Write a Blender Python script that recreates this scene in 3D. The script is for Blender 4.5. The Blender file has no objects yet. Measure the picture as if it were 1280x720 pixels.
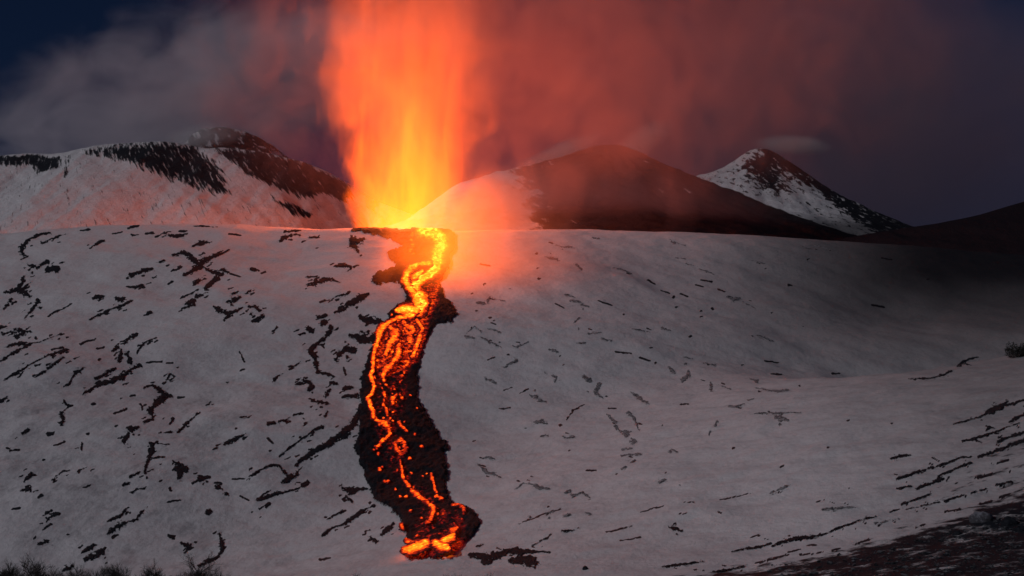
import bpy, math, random
import numpy as np
from mathutils import Vector, Matrix

sc = bpy.context.scene
COL = sc.collection
rng = np.random.default_rng(7)
random.seed(7)

# ------------------------------------------------------------------ camera
F_PX, CU, CV = 1758.0, 640.0, 360.0            # photograph is 1280 x 720
HORIZON_V = 560.0
PITCH = math.atan((HORIZON_V - CV) / F_PX)
CP, SP = math.cos(PITCH), math.sin(PITCH)
cam_d = bpy.data.cameras.new('camera')
cam_d.sensor_width = 36.0
cam_d.lens = F_PX / 1280.0 * 36.0
cam_d.clip_start = 1.0
cam_d.clip_end = 60000.0
cam = bpy.data.objects.new('camera', cam_d)
cam.rotation_euler = (math.pi / 2 + PITCH, 0, 0)
COL.objects.link(cam)
sc.camera = cam

# ------------------------------------------------------------------ moonlit sky
MOON_EL, MOON_AZ = math.radians(24), math.radians(-118)   # azimuth measured from +Y towards +X
world = bpy.data.worlds.new('World'); sc.world = world
world.use_nodes = True
wn, wl = world.node_tree.nodes, world.node_tree.links
bg = wn['Background']
sky = wn.new('ShaderNodeTexSky'); sky.sky_type = 'NISHITA'; sky.sun_disc = False
sky.sun_elevation = MOON_EL; sky.sun_rotation = MOON_AZ
sky.altitude = 2000; sky.air_density = 1.0; sky.dust_density = 0.1; sky.ozone_density = 4.0
tint = wn.new('ShaderNodeMix'); tint.data_type = 'RGBA'; tint.blend_type = 'MULTIPLY'
tint.inputs[0].default_value = 1.0
wl.new(sky.outputs[0], tint.inputs[6]); tint.inputs[7].default_value = (0.52, 0.64, 0.98, 1)
wl.new(tint.outputs[2], bg.inputs['Color']); bg.inputs['Strength'].default_value = 0.0068

# ------------------------------------------------------------------ moon (one sun lamp)
sun_d = bpy.data.lights.new('moon', 'SUN'); sun_d.energy = 0.78; sun_d.angle = math.radians(0.5)
sun_d.color = (1.0, 0.95, 0.985)
sun = bpy.data.objects.new('moon', sun_d)
MD = Vector((math.sin(MOON_AZ) * math.cos(MOON_EL), math.cos(MOON_AZ) * math.cos(MOON_EL), math.sin(MOON_EL)))
sun.rotation_euler = MD.to_track_quat('Z', 'Y').to_euler()
sun.location = (0, 0, 900)
COL.objects.link(sun)

# ------------------------------------------------------------------ exposure and renderer
sc.view_settings.view_transform = 'Standard'; sc.view_settings.look = 'None'
sc.view_settings.exposure = 0.0; sc.view_settings.gamma = 1.0
sc.view_settings.use_curve_mapping = False
cy = sc.cycles
cy.use_denoising = True
cy.max_bounces = 5; cy.diffuse_bounces = 2; cy.volume_bounces = 2; cy.transparent_max_bounces = 8
cy.volume_step_rate = 1.0; cy.volume_max_steps = 96
cy.sample_clamp_indirect = 4.0

# ------------------------------------------------------------------ picture <-> world
def ray(u, v):
    xc = (np.asarray(u, float) - CU) / F_PX; yc = (CV - np.asarray(v, float)) / F_PX
    dy = CP - yc * SP; dz = SP + yc * CP
    return xc / dy, dz / dy                     # x and z per metre of depth (y)

def at(u, v, y):
    a, b = ray(u, v)
    return np.array([a * y, y + 0 * a, b * y])

def project(x, y, z):
    d = y * CP + z * SP
    return CU + F_PX * x / d, CV - F_PX * (-y * SP + z * CP) / d

# ------------------------------------------------------------------ noise
def _h(ix, iy, s):
    n = (ix.astype(np.int64) * 374761393 + iy.astype(np.int64) * 668265263 + s * 974634541) & 0xffffffff
    n = ((n ^ (n >> 13)) * 1274126177) & 0xffffffff
    return ((n ^ (n >> 16)) & 0xffff) / 65535.0

def vnoise(x, y, s=0):
    ix, iy = np.floor(x), np.floor(y)
    fx, fy = x - ix, y - iy
    fx = fx * fx * (3 - 2 * fx); fy = fy * fy * (3 - 2 * fy)
    a, b, c, d = _h(ix, iy, s), _h(ix + 1, iy, s), _h(ix, iy + 1, s), _h(ix + 1, iy + 1, s)
    return (a + (b - a) * fx) * (1 - fy) + (c + (d - c) * fx) * fy

def fbm(x, y, o=3, s=0):
    t, a, k = 0, 1.0, 0.0
    for i in range(o):
        t = t + a * (vnoise(x, y, s + i) - .5); k += a; a *= .5; x = x * 2.03 + 11.3; y = y * 2.03 + 5.7
    return t / k * 2                             # about -1..1

def sstep(a, b, x):
    t = np.clip((x - a) / (b - a), 0, 1)
    return t * t * (3 - 2 * t)

# ------------------------------------------------------------------ shape of the ground
YC = 1500.0
_cu = np.array([-900, -200, 0, 60, 120, 220, 300, 345, 400, 470, 560, 700, 850, 960, 1110, 1200, 1280, 1500, 2200], float)
_cv = np.array([300, 296, 292, 287, 283, 281, 281, 285, 287, 285, 289, 288, 291, 295, 304, 312, 318, 330, 345], float)
_cx, _cz = ray(_cu, _cv); _cx = _cx * YC; _cz = _cz * YC

def ground_z(x, y):
    x = np.asarray(x, float); y = np.asarray(y, float)
    zc = np.interp(x, _cx, _cz)
    y0 = 640.0
    t = (y - y0) / (YC - y0)
    # steep snow slope: a soft foot, a straight face, a rounded brow, then a plateau
    s = t - 0.035 * np.exp(-((t - 1) / .06) ** 2) * 0
    face = np.where(t < 1, t, 1 - (t - 1) * 0.02)
    face = np.where(np.abs(t - 1) < .05, 1 - .0125 - (t - 1) ** 2 / .2 + (t - 1) * .5 * .98, face)
    foot = -62.0
    near = -2 - 0.1 * np.clip(y, -400, 600)
    slope = foot + (zc - foot + 3.5) * face
    k = 14.0
    hh = np.clip(.5 + .5 * (slope - near) / k, 0, 1)
    z = near * (1 - hh) + slope * hh + k * hh * (1 - hh)
    # hollow on the right of the face
    hol = np.exp(-(((x - 330) / 170) ** 2)) * sstep(760, 1050, y) * (1 - sstep(1250, 1480, y))
    z = z - 26 * hol
    # broad swells, kept off the brow so that its outline stays
    am = (1 - .75 * np.exp(-((y - YC) / 60) ** 2)) * sstep(300, 700, y)
    z = z + am * (7 * fbm(x / 190, y / 190, 2, 3) + 2.5 * fbm(x / 45 + y / 160, y / 70, 2, 9))
    # spur coming down from the right
    yr = 980 - 270 * sstep(120, 232, x)
    ym = .5 * (y + yr - np.sqrt((y - yr) ** 2 + 90.0 ** 2))
    sp = -37 + .27 * (x - 43) + .105 * (ym - 420) + 2.5 - .16 * sstep(215, 290, x) * np.maximum(y - yr, 0)
    sp = sp + 1.4 * fbm((x + y * .25) / 26, (y - .5 * x) / 60, 3, 21)
    k = 26.0
    hh = np.clip(.5 + .5 * (sp - z) / k, 0, 1)
    z = z * (1 - hh) + sp * hh + k * hh * (1 - hh)
    z = z + (.75 * fbm((x + .4 * y) / 30, (y - .3 * x) / 24, 2, 33) + .4 * fbm(x / 12, y / 12, 2, 31)) * np.clip(y / 200, 0, 1)
    return z

def hit(u, v):
    """depth at which the line of sight through (u, v) meets the ground"""
    u = np.asarray(u, float).ravel(); v = np.asarray(v, float).ravel()
    a, b = ray(u, v)
    ys = np.concatenate([np.linspace(150, 700, 46)[:-1], np.linspace(700, 1530, 60)])
    lo = np.full(u.shape, 150.0); hi = np.full(u.shape, 1530.0); done = np.zeros(u.shape, bool)
    for p, q in zip(ys[:-1], ys[1:]):
        g = (ground_z(a * q, np.full_like(a, q)) > b * q) & ~done
        lo[g] = p; hi[g] = q; done |= g
        if done.all(): break
    for _ in range(12):
        m = (lo + hi) / 2
        g = ground_z(a * m, m) > b * m
        hi = np.where(g, m, hi); lo = np.where(g, lo, m)
    return hi, done

# ------------------------------------------------------------------ strokes in picture pixels -> signed closeness
def stroke_f(U, V, strokes):
    f = np.full(U.shape, -9.0)
    for st in strokes:
        if len(st) == 1: st = [st[0], (st[0][0] + .01, st[0][1], st[0][2])]
        for (x0, y0, w0), (x1, y1, w1) in zip(st[:-1], st[1:]):
            dx, dy = x1 - x0, y1 - y0
            t = np.clip(((U - x0) * dx + (V - y0) * dy) / (dx * dx + dy * dy + 1e-9), 0, 1)
            d = np.hypot(U - x0 - t * dx, V - y0 - t * dy)
            f = np.maximum(f, 1 - d / (w0 + (w1 - w0) * t))
    return f

def poly_sd(U, V, P):
    """signed distance in pixels, positive inside the polygon"""
    P = np.asarray(P, float); Q = np.roll(P, -1, 0)
    d = np.full(U.shape, 1e9); ins = np.zeros(U.shape, bool)
    for (x0, y0), (x1, y1) in zip(P, Q):
        dx, dy = x1 - x0, y1 - y0
        t = np.clip(((U - x0) * dx + (V - y0) * dy) / (dx * dx + dy * dy + 1e-9), 0, 1)
        d = np.minimum(d, np.hypot(U - x0 - t * dx, V - y0 - t * dy))
        c = ((y0 > V) != (y1 > V)) & (U < (x1 - x0) * (V - y0) / (y1 - y0 + 1e-12) + x0)
        ins ^= c
    return np.where(ins, d, -d)

# ------------------------------------------------------------------ mesh helpers
def grid_mesh(name, X, Y, Z, keep=None, attrs=None, mat=None, parent=None, smooth=True):
    R, Cc = X.shape
    idx = np.arange(R * Cc).reshape(R, Cc)
    q = np.stack([idx[:-1, :-1], idx[:-1, 1:], idx[1:, 1:], idx[1:, :-1]], -1).reshape(-1, 4)
    co = np.stack([X, Y, Z], -1).reshape(-1, 3)
    if keep is not None:
        kk = keep.ravel(); q = q[kk[q].all(1)]
        used = np.unique(q); re = np.full(R * Cc, -1); re[used] = np.arange(len(used))
        q = re[q]; co = co[used]
        if attrs: attrs = {k: a.ravel()[used] for k, a in attrs.items()}
    if len(q) == 0: return None
    n = q[0]
    nrm = np.cross(co[n[1]] - co[n[0]], co[n[2]] - co[n[0]])
    if nrm[2] < 0: q = q[:, ::-1]
    me = bpy.data.meshes.new(name)
    me.vertices.add(len(co)); me.vertices.foreach_set('co', co.astype(np.float32).ravel())
    me.loops.add(q.size); me.loops.foreach_set('vertex_index', q.astype(np.int32).ravel())
    me.polygons.add(len(q)); me.polygons.foreach_set('loop_start', np.arange(0, q.size, 4, dtype=np.int32))
    me.polygons.foreach_set('use_smooth', np.full(len(q), smooth))
    me.update(calc_edges=True)
    for k, a in (attrs or {}).items():
        at_ = me.attributes.new(k, 'FLOAT', 'POINT'); at_.data.foreach_set('value', a.astype(np.float32).ravel())
    if mat: me.materials.append(mat)
    o = bpy.data.objects.new(name, me); COL.objects.link(o)
    if parent: o.parent = parent
    return o

def raw_mesh(name, verts, faces, mat=None, parent=None, smooth=True):
    me = bpy.data.meshes.new(name); me.from_pydata([tuple(map(float, v)) for v in verts], [], faces); me.update()
    if smooth: me.polygons.foreach_set('use_smooth', np.ones(len(me.polygons), bool))
    if mat: me.materials.append(mat)
    o = bpy.data.objects.new(name, me); COL.objects.link(o)
    if parent: o.parent = parent
    return o

def tag(o, label=None, cat=None, group=None, kind=None):
    if label: o['label'] = label
    if cat: o['category'] = cat
    if group: o['group'] = group
    if kind: o['kind'] = kind
    return o

def empty(name, loc=(0, 0, 0)):
    o = bpy.data.objects.new(name, None); o.location = loc; COL.objects.link(o); return o

# ------------------------------------------------------------------ node arithmetic
class S:
    def __init__(s, t, k): s.t, s.k = t, k
    def _m(s, op, o=None, c=None):
        n = s.t.nodes.new('ShaderNodeMath'); n.operation = op
        for i, w in enumerate((s, o, c)):
            if w is None: continue
            if isinstance(w, S): s.t.links.new(w.k, n.inputs[i])
            else: n.inputs[i].default_value = w
        return S(s.t, n.outputs[0])
    def __add__(s, o): return s._m('ADD', o)
    __radd__ = __add__
    def __mul__(s, o): return s._m('MULTIPLY', o)
    __rmul__ = __mul__
    def __sub__(s, o): return s._m('SUBTRACT', o)
    def __rsub__(s, o): return (s * -1.0) + o
    def __truediv__(s, o): return s._m('DIVIDE', o)
    def pw(s, o): return s._m('POWER', o)
    def mx(s, o): return s._m('MAXIMUM', o)
    def mn(s, o): return s._m('MINIMUM', o)
    def exp(s): return s._m('EXPONENT')
    def ss(s, a, b):
        n = s.t.nodes.new('ShaderNodeMapRange'); n.interpolation_type = 'SMOOTHSTEP'
        s.t.links.new(s.k, n.inputs[0]); n.inputs[1].default_value = a; n.inputs[2].default_value = b
        return S(s.t, n.outputs[0])

def new_mat(name):
    m = bpy.data.materials.new(name); m.use_nodes = True
    t = m.node_tree; t.nodes.clear()
    out = t.nodes.new('ShaderNodeOutputMaterial')
    return m, t, out

def objcoord(t):
    n = t.nodes.new('ShaderNodeTexCoord'); return n.outputs['Object']

def mapping(t, vec, scale, rot=(0, 0, 0)):
    n = t.nodes.new('ShaderNodeMapping'); t.links.new(vec, n.inputs[0])
    n.inputs['Scale'].default_value = scale; n.inputs['Rotation'].default_value = rot
    return n.outputs[0]

def noise(t, vec, scale=1, detail=4, rough=.55, dist=0):
    n = t.nodes.new('ShaderNodeTexNoise'); t.links.new(vec, n.inputs['Vector'])
    n.inputs['Scale'].default_value = scale; n.inputs['Detail'].default_value = detail
    n.inputs['Roughness'].default_value = rough; n.inputs['Distortion'].default_value = dist
    return S(t, n.outputs[0])

def xyz(t, vec):
    n = t.nodes.new('ShaderNodeSeparateXYZ'); t.links.new(vec, n.inputs[0])
    return [S(t, n.outputs[i]) for i in range(3)]

def attr(t, name):
    n = t.nodes.new('ShaderNodeAttribute'); n.attribute_name = name; return S(t, n.outputs['Fac'])

def mixc(t, f, a, b):
    n = t.nodes.new('ShaderNodeMix'); n.data_type = 'RGBA'
    if isinstance(f, S): t.links.new(f.k, n.inputs[0])
    else: n.inputs[0].default_value = f
    for i, w in ((6, a), (7, b)):
        if isinstance(w, tuple): n.inputs[i].default_value = (*w, 1)
        else: t.links.new(w, n.inputs[i])
    return n.outputs[2]

def bump(t, h, strength, dist):
    n = t.nodes.new('ShaderNodeBump'); n.inputs['Strength'].default_value = strength
    n.inputs['Distance'].default_value = dist; t.links.new(h.k, n.inputs['Height']); return n.outputs[0]

SNOW_A, SNOW_B = (.78, .77, .79), (.44, .43, .45)
ROCK_A, ROCK_B = (.009, .011, .016), (.030, .034, .043)

# ------------------------------------------------------------------ materials
def snow_rock_mat(name, streak=None, fine=.09, amp=.9, snow_scale=1.0, bump_d=1.2, rock=(ROCK_A, ROCK_B), soft=.07):
    """snow with rock showing through where the 'rock' attribute is high, torn up by noise; 'darkening' blends it towards black, on the slope as painted shade"""
    m, t, out = new_mat(name)
    p = t.nodes.new('ShaderNodeBsdfPrincipled'); t.links.new(p.outputs[0], out.inputs['Surface'])
    oc = objcoord(t)
    r = attr(t, 'rock'); darkening = attr(t, 'darkening')
    vec = mapping(t, mapping(t, oc, (1, 1, 1), streak[1]), streak[0]) if streak else oc
    n1 = noise(t, vec, fine, 5, .62)
    mask = (r + (n1 - .5) * amp).ss(.51 - soft, .51 + soft)
    dirt = noise(t, mapping(t, oc, (1, .45, 1), (0, 0, .5)), .035 * snow_scale, 6, .6, .6).ss(.42, .68)
    dirt2 = noise(t, mapping(t, oc, (1, .35, .8), (0, 0, .45)), .14 * snow_scale, 4, .6, .4).ss(.5, .78)
    grain = noise(t, mapping(t, oc, (1, .4, 1), (0, 0, .35)), .45 * snow_scale, 5, .7)
    snow = mixc(t, ((dirt * .45 + dirt2 * .5) * attr(t, 'dirt') + (grain - .5) * 1.6).mx(0).mn(.95), SNOW_A, SNOW_B)
    rk = mixc(t, noise(t, oc, .35 * snow_scale, 4, .6), *rock)
    base = mixc(t, mask, snow, rk)
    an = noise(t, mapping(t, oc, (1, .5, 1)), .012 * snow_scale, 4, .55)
    af = (darkening + (an - .5) * .3 * darkening * (1.0 - darkening)).mx(0).mn(1)
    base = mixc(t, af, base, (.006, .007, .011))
    t.links.new(base, p.inputs['Base Color'])
    p.inputs['Roughness'].default_value = .8
    p.inputs['Specular IOR Level'].default_value = .15
    hgt = noise(t, mapping(t, oc, (1, .5, 1), (0, 0, .5)), .11 * snow_scale, 7, .68) + mask * .25
    t.links.new(bump(t, hgt, .8, bump_d), p.inputs['Normal'])
    return m

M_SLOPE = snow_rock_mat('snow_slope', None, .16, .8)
M_DOME = snow_rock_mat('snow_dome', ((.26, .009, .035), (0, math.radians(38), 0)), 1.0, 2.1, .5, 4, (ROCK_A, ROCK_B), .17)
M_CONE = snow_rock_mat('snow_cone', ((.085, .03, .045), (0, math.radians(20), 0)), 1.0, 2.2, .4, 5, (ROCK_A, ROCK_B), .10)
M_ASH = snow_rock_mat('ash_cone', ((.07, .01, .03), (0, math.radians(40), 0)), 1.0, 1.2, .4, 5, ((.018, .015, .018), (.05, .042, .046)))

def rock_mat(name='basalt', lo=.66, hi=.74, amt=.8):
    m, t, out = new_mat(name)
    p = t.nodes.new('ShaderNodeBsdfPrincipled'); t.links.new(p.outputs[0], out.inputs['Surface'])
    oc = objcoord(t)
    c = mixc(t, noise(t, oc, .5, 5, .65).ss(.35, .75), ROCK_A, ROCK_B)
    dust = noise(t, oc, .55, 5, .75).ss(lo, hi)                      # crumbs of snow caught in the cracks
    c = mixc(t, dust * amt, c, (.5, .5, .52))
    t.links.new(c, p.inputs['Base Color']); p.inputs['Roughness'].default_value = .92
    p.inputs['Specular IOR Level'].default_value = .2
    t.links.new(bump(t, noise(t, oc, .6, 6, .7), .8, .8), p.inputs['Normal'])
    return m
M_ROCK = rock_mat()
M_DUSTED = rock_mat('dusted_basalt', .36, .62, .85)

def lava_mat():
    m, t, out = new_mat('lava')
    p = t.nodes.new('ShaderNodeBsdfPrincipled'); t.links.new(p.outputs[0], out.inputs['Surface'])
    oc = objcoord(t)
    n = noise(t, oc, .22, 5, .7); n2 = noise(t, oc, .62, 3, .6)
    t.links.new(mixc(t, n.ss(.3, .8), (.005, .006, .010), (.016, .019, .027)), p.inputs['Base Color'])
    p.inputs['Roughness'].default_value = .85; p.inputs['Specular IOR Level'].default_value = .25
    h = attr(t, 'molten')
    broken = (n - .5) * 3.4 + (n2 - .5) * 2.6
    hh = (h * .80 + broken * (h * 1.5).mn(.62) * (1.3 - h * .75).mx(.3)).mx(0).mn(1.25)
    cr = t.nodes.new('ShaderNodeValToRGB')
    el = cr.color_ramp.elements
    el[0].position = 0.05; el[0].color = (0, 0, 0, 1)
    el[1].position = 1.0; el[1].color = (1.0, .36, .03, 1)
    for pos, c in ((.16, (.10, .001, .001, 1)), (.34, (.42, .010, .001, 1)), (.55, (.80, .060, .002, 1)), (.78, (.95, .17, .004, 1))):
        e = el.new(pos); e.color = c
    t.links.new((hh / 1.25).k, cr.inputs[0])
    t.links.new(cr.outputs[0], p.inputs['Emission Color'])
    t.links.new((hh.pw(2.0) * 2.4 + .6).k, p.inputs['Emission Strength'])
    t.links.new(bump(t, noise(t, oc, .3, 6, .7), 1.0, 1.5), p.inputs['Normal'])
    return m
M_LAVA = lava_mat()

# ------------------------------------------------------------------ lists traced from the photograph
OUTCROPS = [
 # ---- face of the slope left of the lava
 ('hooked dark rock band arching near the upper left corner of the snow slope', [[(63,292,2),(50,293,2),(37,299,2.6),(28,308,3),(27,317,3),(33,321,1.6)]]),
 ('short slanting rock streak just right of the hooked band, upper left', [[(53,304,1.6),(65,299,2),(82,293,1.2)]]),
 ('three lobed rock patch below the hooked band, upper left', [[(34,331,2),(44,333,2)],[(46,335,2.4),(58,327,3.6)],[(40,341,2.6)],[(58,338,2.6),(71,335,4)]]),
 ('ragged branching rock patch near the left edge with a round knob', [[(5,366,2.4),(20,362,3.2),(29,352,3.6),(30,346,2)],[(28,362,2),(38,352,2)],[(24,363,5),(38,370,4)],[(5,386,2),(13,376,3)]]),
 ('comma shaped rock trailing under the knobbed patch at the left edge', [[(30,399,1),(34,394,1.6),(41,387,2),(47,377,3.4)],[(50,385,3)]]),
 ('flat dark rock blot cut by the left edge of the picture, halfway up', [[(0,409,2.6),(9,408,1.5)],[(3,418,1.4),(20,413,3),(38,415,2.6)],[(22,420,5),(30,417,4)]]),
 ('long thin rock line slanting up from the left edge', [[(0,451,2),(15,443,2.2),(30,434,2.6),(37,430,2),(52,427,1.4),(77,417,.9)]]),
 ('faint short rock blot above the long thin line at the left edge', [[(8,434,1.8),(18,431,2.8),(33,428,1.4)]]),
 ('broken rock ribbon slanting up below the long thin line, far left', [[(5,475,1.3),(20,466,2.2),(32,460,1.4),(45,452,1.4),(60,445,1.8),(76,440,3),(86,437,1.4)]]),
 ('narrow rock streak running under the broken ribbon, far left', [[(43,472,1.2),(55,465,2),(65,457,2.4),(79,447,1.4)]]),
 ('lone leaf shaped rock in the open snow left of centre, upper slope', [[(115,373,2.6),(122,371,4),(131,369,1.6)]]),
 ('small oval rock right beside the lone leaf shaped one', [[(146,374,3.4),(154,373,3.4)]]),
 ('long stepped rock streak beneath the lone leaf shaped rock', [[(112,400,1.4),(125,393,2.2),(140,386,2),(150,383,2.2),(166,376,1.6)]]),
 ('spindle shaped rock slanting up in clean snow under the left crest', [[(164,345,2.6),(172,342,4.2),(182,338,3),(190,336,2)]]),
 ('thin flat rock sliver under the slanting spindle shaped rock', [[(158,359,1.6),(170,358,2.4),(180,356,1.4)]]),
 ('short dark rock bar between the spindle rock and the big cross', [[(199,328,1.8),(206,326,1.6)]]),
 ('small wedge of rock alone below the big dark cross', [[(184,392,2),(188,390,2.4)]]),
 ('slanting rock streak close under the crest, second from the left', [[(114,309,1.2),(122,304,2.6),(131,300,1.2)]]),
 ('winged dark rock just below the crest line left of the fountain', [[(205,292,1.5),(212,294,2.4),(220,296,3.4),(234,293,1.3)]]),
 ('thin dark rock strip sitting on the crest line itself, left', [[(241,282.5,1.3),(258,283,1.5),(272,284,1)]]),
 ('rounded rock slug above the big dark cross', [[(241,308,2.4),(250,304,3.2),(262,303,2.6)]]),
 ('big dark cross of rock high on the left slope', [[(216,319,1.6),(230,316,3.2),(238,321,3.6),(245,328,4.4),(251,331,5)],[(251,330,5),(260,324,5),(270,319,2.4),(287,313,1.1)],[(252,332,4.5),(241,338,3.6),(230,344,2.4)]]),
 ('rock arm reaching down right from the big dark cross', [[(254,334,1.2),(265,341,3),(277,343,3.6)],[(276,337,3),(283,339,2.6)],[(272,349,3.6),(262,356,3.8),(256,361,2.2)]]),
 ('pair of rock dashes under the left arm of the big cross', [[(251,350,3.4),(243,354,2.6)]]),
 ('slanting double rock dashes below the cross', [[(260,366,1.4),(246,370,2.6)],[(244,375,2),(238,377,3.2),(232,380,2)],[(243,381,1.6),(228,386,2)]]),
 ('lone dark rock lump in bare snow right of the cross', [[(315,337,2.6),(323,338,3.4)]]),
 ('rock lump with short tail right of the slanting dashes', [[(283,378,2.4),(291,375,4.4),(299,372,1.8)],[(290,381,2.2)],[(290,367,1.8),(298,364,1.3)]]),
 ('bird shaped sprawling rock in the middle of the left slope', [[(267,383,1.6),(274,388,3.6),(284,393,4.2),(296,389,2.2),(303,385,1.4)],[(286,394,3.4),(281,399,3)]]),
 ('small rock tick above the bird shaped rock', [[(307,367,2.4),(311,364,2.2),(317,361,1)]]),
 ('loose rock pile just right of the bird shaped rock', [[(311,384,2.4),(318,383,3),(324,388,2.6)],[(314,392,2.6)],[(317,401,2.6),(328,396,2.8)]]),
 ('small hooked rock below the loose pile, mid left slope', [[(340,414,1.8),(346,409,2.6)]]),
 ('flat dark rock steps under the crest right of the lone gap', [[(356,290,1.6),(366,288.6,2),(376,288.6,1.4)],[(350,302,2),(357,296,2.6),(366,293,2),(376,294,2)]]),
 ('thin dark dash of rock just left of the black oval', [[(387,297,1.6),(399,297,1.3)]]),
 ('large black oval rock beside the top of the lava stream', [[(440,303,6),(447,302,6.5),(455,299,2.6)],[(444,309,5),(447,314,3.6)]]),
 ('hooked rock slab below the large black oval', [[(419,333,1.8),(430,332,3.2),(439,335,2.8),(435,339,1.6)]]),
 ('scorpion shaped rock trailing a tail, below the hooked slab', [[(383,356,1.6),(392,354,3.6),(402,351,3),(414,349,2.4),(425,353,1)],[(384,347,1.6),(396,346,1.4)],[(394,358,2)]]),
 ('slender rock dash with a long thin tail, mid slope near the lava', [[(402,379,.8),(414,374,1.2),(426,369,2.4),(437,367,1.1)]]),
 ('thick slanting rock bar pointing at the bend of the lava', [[(418,390,2),(428,386,3.4),(440,379,4.4),(450,373,4),(460,368,2.4)]]),
 ('cluster of dark knobs under the thick slanting bar', [[(398,396,2.6),(407,395,2.6)],[(402,403,4.2),(408,403,2.6)],[(413,409,3)]]),
 ('dark blob pair at the head of the winding rock chain', [[(385,411,4),(391,414,3)],[(373,419,1.6),(380,416,2)]]),
 ('winding chain of dark rock running down left of the lava stream', [[(415,411,2.6),(409,419,3.6),(399,427,3),(392,435,3.6),(388,440,4),(394,447,4),(395,456,4),(397,464,3)],[(398,465,2.4),(408,467,2.6),(416,470,3.6)]]),
 ('broken rock ring hanging off the foot of the winding chain', [[(378,476,1.6),(386,477,3.6),(392,482,3),(386,487,2.6)],[(370,481,1.6),(376,480,2.4)],[(381,472,2)]]),
 ('crooked rock link right of the broken ring', [[(414,479,3),(421,480,2.6)],[(412,487,2.4),(408,493,3.8)]]),
 ('arrowhead rock below the broken ring', [[(388,499,1.8),(396,502,3),(409,504,2.6)]]),
 ('tiny upright rock under the arrowhead rock', [[(409,514,1.8),(406,519,2)]]),
 ('two short parallel rock bars butting the lava edge', [[(430,486,3),(441,484,3)],[(431,496,3),(444,495,3.4)]]),
 ('horseshoe of rock left of the red part of the lava', [[(421,449,4),(425,441,4),(432,436,3.8),(443,438,5)],[(434,446,3.4)]]),
 ('broad flat dark slab beside the white hot bend of the lava', [[(452,397,3.6),(460,401,5.4),(473,402,5)]]),
 ('wedge shaped dark slab joining the lava edge below the bend', [[(438,420,2.6),(452,422,6),(466,424,7.5)]]),
 ('dashed thin rock line slanting in open snow, centre left', [[(342,476,2.2),(347,470,1.8),(353,467,1.6)],[(361,462,1.5),(376,452,1.1)]]),
 ('long dark rock ridge curving away from the lava to the lower left', [[(456,505,4),(447,520,5),(439,534,6),(428,543,5.4),(416,551,4.2),(400,561,4),(387,569,3.2),(374,577,3),(370,582,2.4)]]),
 ('thin crooked rock line left of the long curving ridge', [[(349,570,1.4),(359,562,2),(372,553,2),(382,546,2),(392,538,2.4),(401,534,2.6)]]),
 ('beaded rock row above the thin crooked line', [[(335,530,2.2),(343,529,2.4)],[(350,527,2.2),(362,522,1.2)],[(367,520,1.8),(378,516,2)],[(379,523,1.6)]]),
 ('small dark rock by itself in mid slope snow, left of the beaded row', [[(301,522,1.6),(308,521,2)]]),
 ('slanting small rock seed above the dotted row, centre left', [[(258,507,1.6),(264,502,2.2)]]),
 ('rock bar with a faint tail, lower middle of the left slope', [[(264,563,1.4),(271,560,1.8)],[(280,556,2.6),(287,552,3),(298,547,2.4),(308,542,1.8)]]),
 ('dotted rock row slanting up beside the two armed rock', [[(222,540,1.6),(232,531,2.2),(240,523,2),(247,517,2.6)]]),
 ('jagged rock blot on top of the slanting staircase, left', [[(155,430,2),(162,422,4),(170,419,3.4)],[(139,439,2),(147,433,3.2)]]),
 ('hooked pair of rocks hanging under the jagged blot, left', [[(152,437,1.8),(149,446,3.6),(148,453,2)],[(159,443,3.4),(163,452,3.2)]]),
 ('curved rock sickle right of the hooked pair', [[(171,442,1.8),(175,434,2),(182,428,2.2),(195,422,1.6)]]),
 ('short slanting rock bar left of the hooked pair', [[(119,472,2.4),(128,470,2.4),(136,465,3),(143,461,1.8)]]),
 ('long thick slanting rock bar in the left slope', [[(103,493,1.2),(113,487,2.6),(123,481,3.6),(140,476,4.2),(153,471,3.6),(163,463,3.2),(174,457,4)]]),
 ('scraggy thin rock twig left of the long thick bar', [[(83,484,1),(89,474,2),(92,469,2.6),(98,463,3.6),(106,460,1.4)]]),
 ('upright dark rock squiggle far left, below the scraggy twig', [[(80,502,2),(84,507,3.4),(90,507,1.8)],[(82,512,2.4),(76,517,3),(79,525,3),(77,532,2.6)]]),
 ('small slanting oval rock left of the upright squiggle foot', [[(28,542,2.4),(35,538,2.8)]]),
 ('small rock at the left edge above the slanting oval', [[(0,503,3),(9,496,1.2)]]),
 ('largest blue black rock blot in the middle of the left slope', [[(180,484,2),(190,482,3),(200,488,4.4),(206,493,4.4),(215,496,1.6)],[(202,499,4.6),(195,506,5),(187,512,3.6),(190,518,3.6)],[(194,520,2),(180,530,1.4)]]),
 ('little broken ring of rock above the largest blot', [[(208,475,1.6),(213,468,2),(218,471,2),(212,477,1.2)]]),
 ('ragged rock blot hanging below the largest one', [[(158,535,1.6),(164,537,4),(173,534,2)],[(160,544,4),(156,551,4.2)],[(166,544,2)]]),
 ('two armed rock stem pointing straight down, lower left slope', [[(212,530,1.6),(217,523,2)],[(206,541,1.6),(213,540,2)],[(188,554,2.4),(199,555,1.8),(212,556,1.6)],[(190,558,4),(189,566,4),(185,574,3.6),(182,584,2.2),(181,592,2)],[(189,573,2),(206,571,1.4)],[(182,598,2.4)]]),
 ('thick dark rock club right of the two armed stem', [[(216,576,2.4),(225,581,3)],[(220,586,3.6),(231,587,3.8)],[(225,592,4.4),(224,598,3.2)]]),
 ('two slanting rock pips in line left of the arm stem foot', [[(162,597,2),(172,592,3)],[(154,607,2),(160,605,2.6)]]),
 ('thin beaded rock dash below the two slanting pips', [[(164,616,2),(170,613,1.4),(179,611,1.4)]]),
 ('small upright dark rock between two smears, lower left', [[(103,555,2),(101,563,2)]]),
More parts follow.
